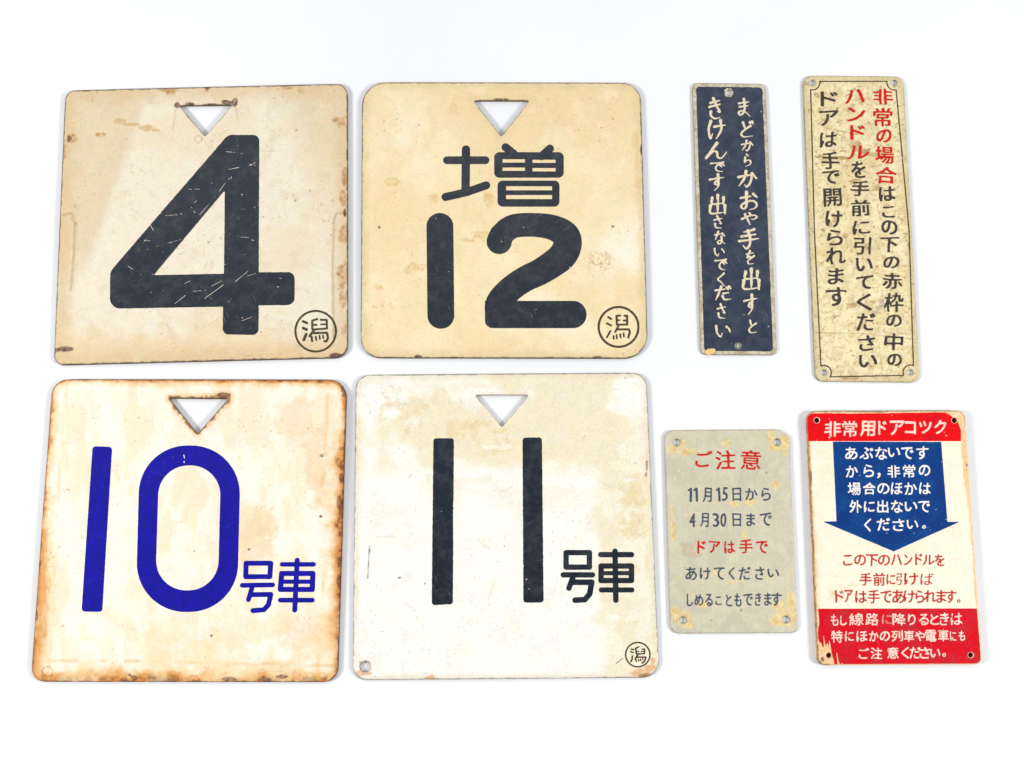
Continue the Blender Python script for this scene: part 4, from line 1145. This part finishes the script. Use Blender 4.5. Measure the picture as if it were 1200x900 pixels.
T = lambda rows, z, mat, **k: text(sr, zoomed(rows, *z), mat, **dict(kw, **k))
T([("非", 240, 170, 102, 95), ("常", 343, 169, 92, 97), ("用", 452, 168, 95, 95), ("ド", 543, 164, 52, 88), ("ア", 632, 163, 92, 90), ("コ", 713, 163, 70, 80), ("ツ", 805, 162, 82, 80), ("ク", 897, 158, 77, 87)], Z1, M_pink_ink, dil=0.5)
T([("あ", 352, 320, 77, 78), ("ぶ", 445, 318, 87, 76), ("な", 535, 320, 77, 80), ("い", 614, 313, 78, 60), ("で", 695, 318, 77, 76), ("す", 787, 318, 78, 82)], Z1, M_white_ink)
T([("か", 356, 430, 76, 76), ("ら", 460, 428, 66, 78), ("，", 520, 455, 24, 34), ("非", 612, 430, 80, 78), ("常", 705, 428, 77, 82), ("の", 800, 425, 72, 70)], Z1, M_white_ink)
T([("場", 370, 537, 82, 80), ("合", 462, 535, 80, 78), ("の", 548, 535, 76, 70), ("ほ", 630, 535, 74, 74), ("か", 715, 535, 77, 76), ("は", 803, 535, 72, 74)], Z1, M_white_ink)
T([("外", 378, 645, 77, 80), ("に", 462, 645, 70, 70), ("出", 545, 645, 72, 80), ("な", 632, 645, 76, 80), ("い", 717, 645, 80, 60), ("で", 797, 645, 76, 72)], Z1, M_white_ink)
T([("く", 452, 757, 44, 82), ("だ", 550, 755, 82, 80), ("さ", 640, 757, 76, 77), ("い", 725, 755, 72, 56), ("。", 797, 770, 24, 24)], Z1, M_white_ink)
ck = dict(dil=0.24)
T([("こ", 330, 190, 57, 66), ("の", 405, 190, 72, 66), ("下", 478, 190, 76, 72), ("の", 552, 190, 72, 66), ("ハ", 628, 188, 67, 67), ("ン", 700, 188, 52, 67), ("ド", 765, 185, 46, 72), ("ル", 826, 188, 76, 66), ("を", 893, 190, 60, 74)], Z2, M_crimson_ink, **ck)
T([("手", 440, 307, 76, 78), ("前", 523, 307, 72, 80), ("に", 595, 308, 56, 66), ("引", 655, 305, 56, 76), ("け", 720, 305, 86, 72), ("ば", 815, 305, 80, 76)], Z2, M_crimson_ink, **ck)
T([("ド", 280, 412, 54, 76), ("ア", 335, 410, 52, 76), ("は", 412, 415, 70, 77), ("手", 490, 413, 72, 84), ("で", 565, 415, 71, 76), ("あ", 640, 413, 76, 82), ("け", 708, 413, 70, 76), ("ら", 772, 413, 54, 77), ("れ", 835, 410, 76, 76), ("ま", 903, 412, 60, 77), ("す", 960, 412, 71, 80), ("。", 1010, 440, 20, 22)], Z2, M_crimson_ink, **ck)
fk = dict(dil=0.34, wear=0.2)
T([("も", 250, 555, 47, 72), ("し", 305, 558, 42, 62), ("線", 383, 552, 90, 77), ("路", 480, 552, 80, 77), ("降", 645, 552, 82, 74), ("り", 722, 552, 48, 70), ("る", 795, 552, 62, 72), ("と", 860, 552, 54, 66), ("き", 920, 550, 57, 77), ("は", 995, 550, 72, 74)], Z2, M_pink_ink, **fk)
T([("に", 572, 552, 65, 60)], Z2, M_faded_ink, dil=0.32, wear=0.22, label="nearly worn away character")
T([("特", 265, 658, 70, 77), ("に", 342, 655, 56, 61), ("ほ", 417, 655, 70, 66), ("か", 490, 655, 60, 66), ("の", 558, 655, 62, 62), ("列", 632, 653, 70, 70), ("車", 705, 652, 67, 70), ("や", 772, 655, 64, 64), ("電", 838, 652, 72, 72), ("車", 915, 650, 67, 74), ("に", 975, 655, 42, 60), ("も", 1028, 652, 42, 66)], Z2, M_pink_ink, **fk)
T([("ご", 430, 760, 67, 67), ("注", 507, 760, 74, 72), ("意", 607, 757, 72, 72), ("く", 683, 757, 48, 74), ("だ", 742, 757, 67, 74), ("さ", 800, 757, 70, 72), ("い", 866, 757, 62, 56), ("。", 920, 770, 24, 24)], Z2, M_pink_ink, **fk)
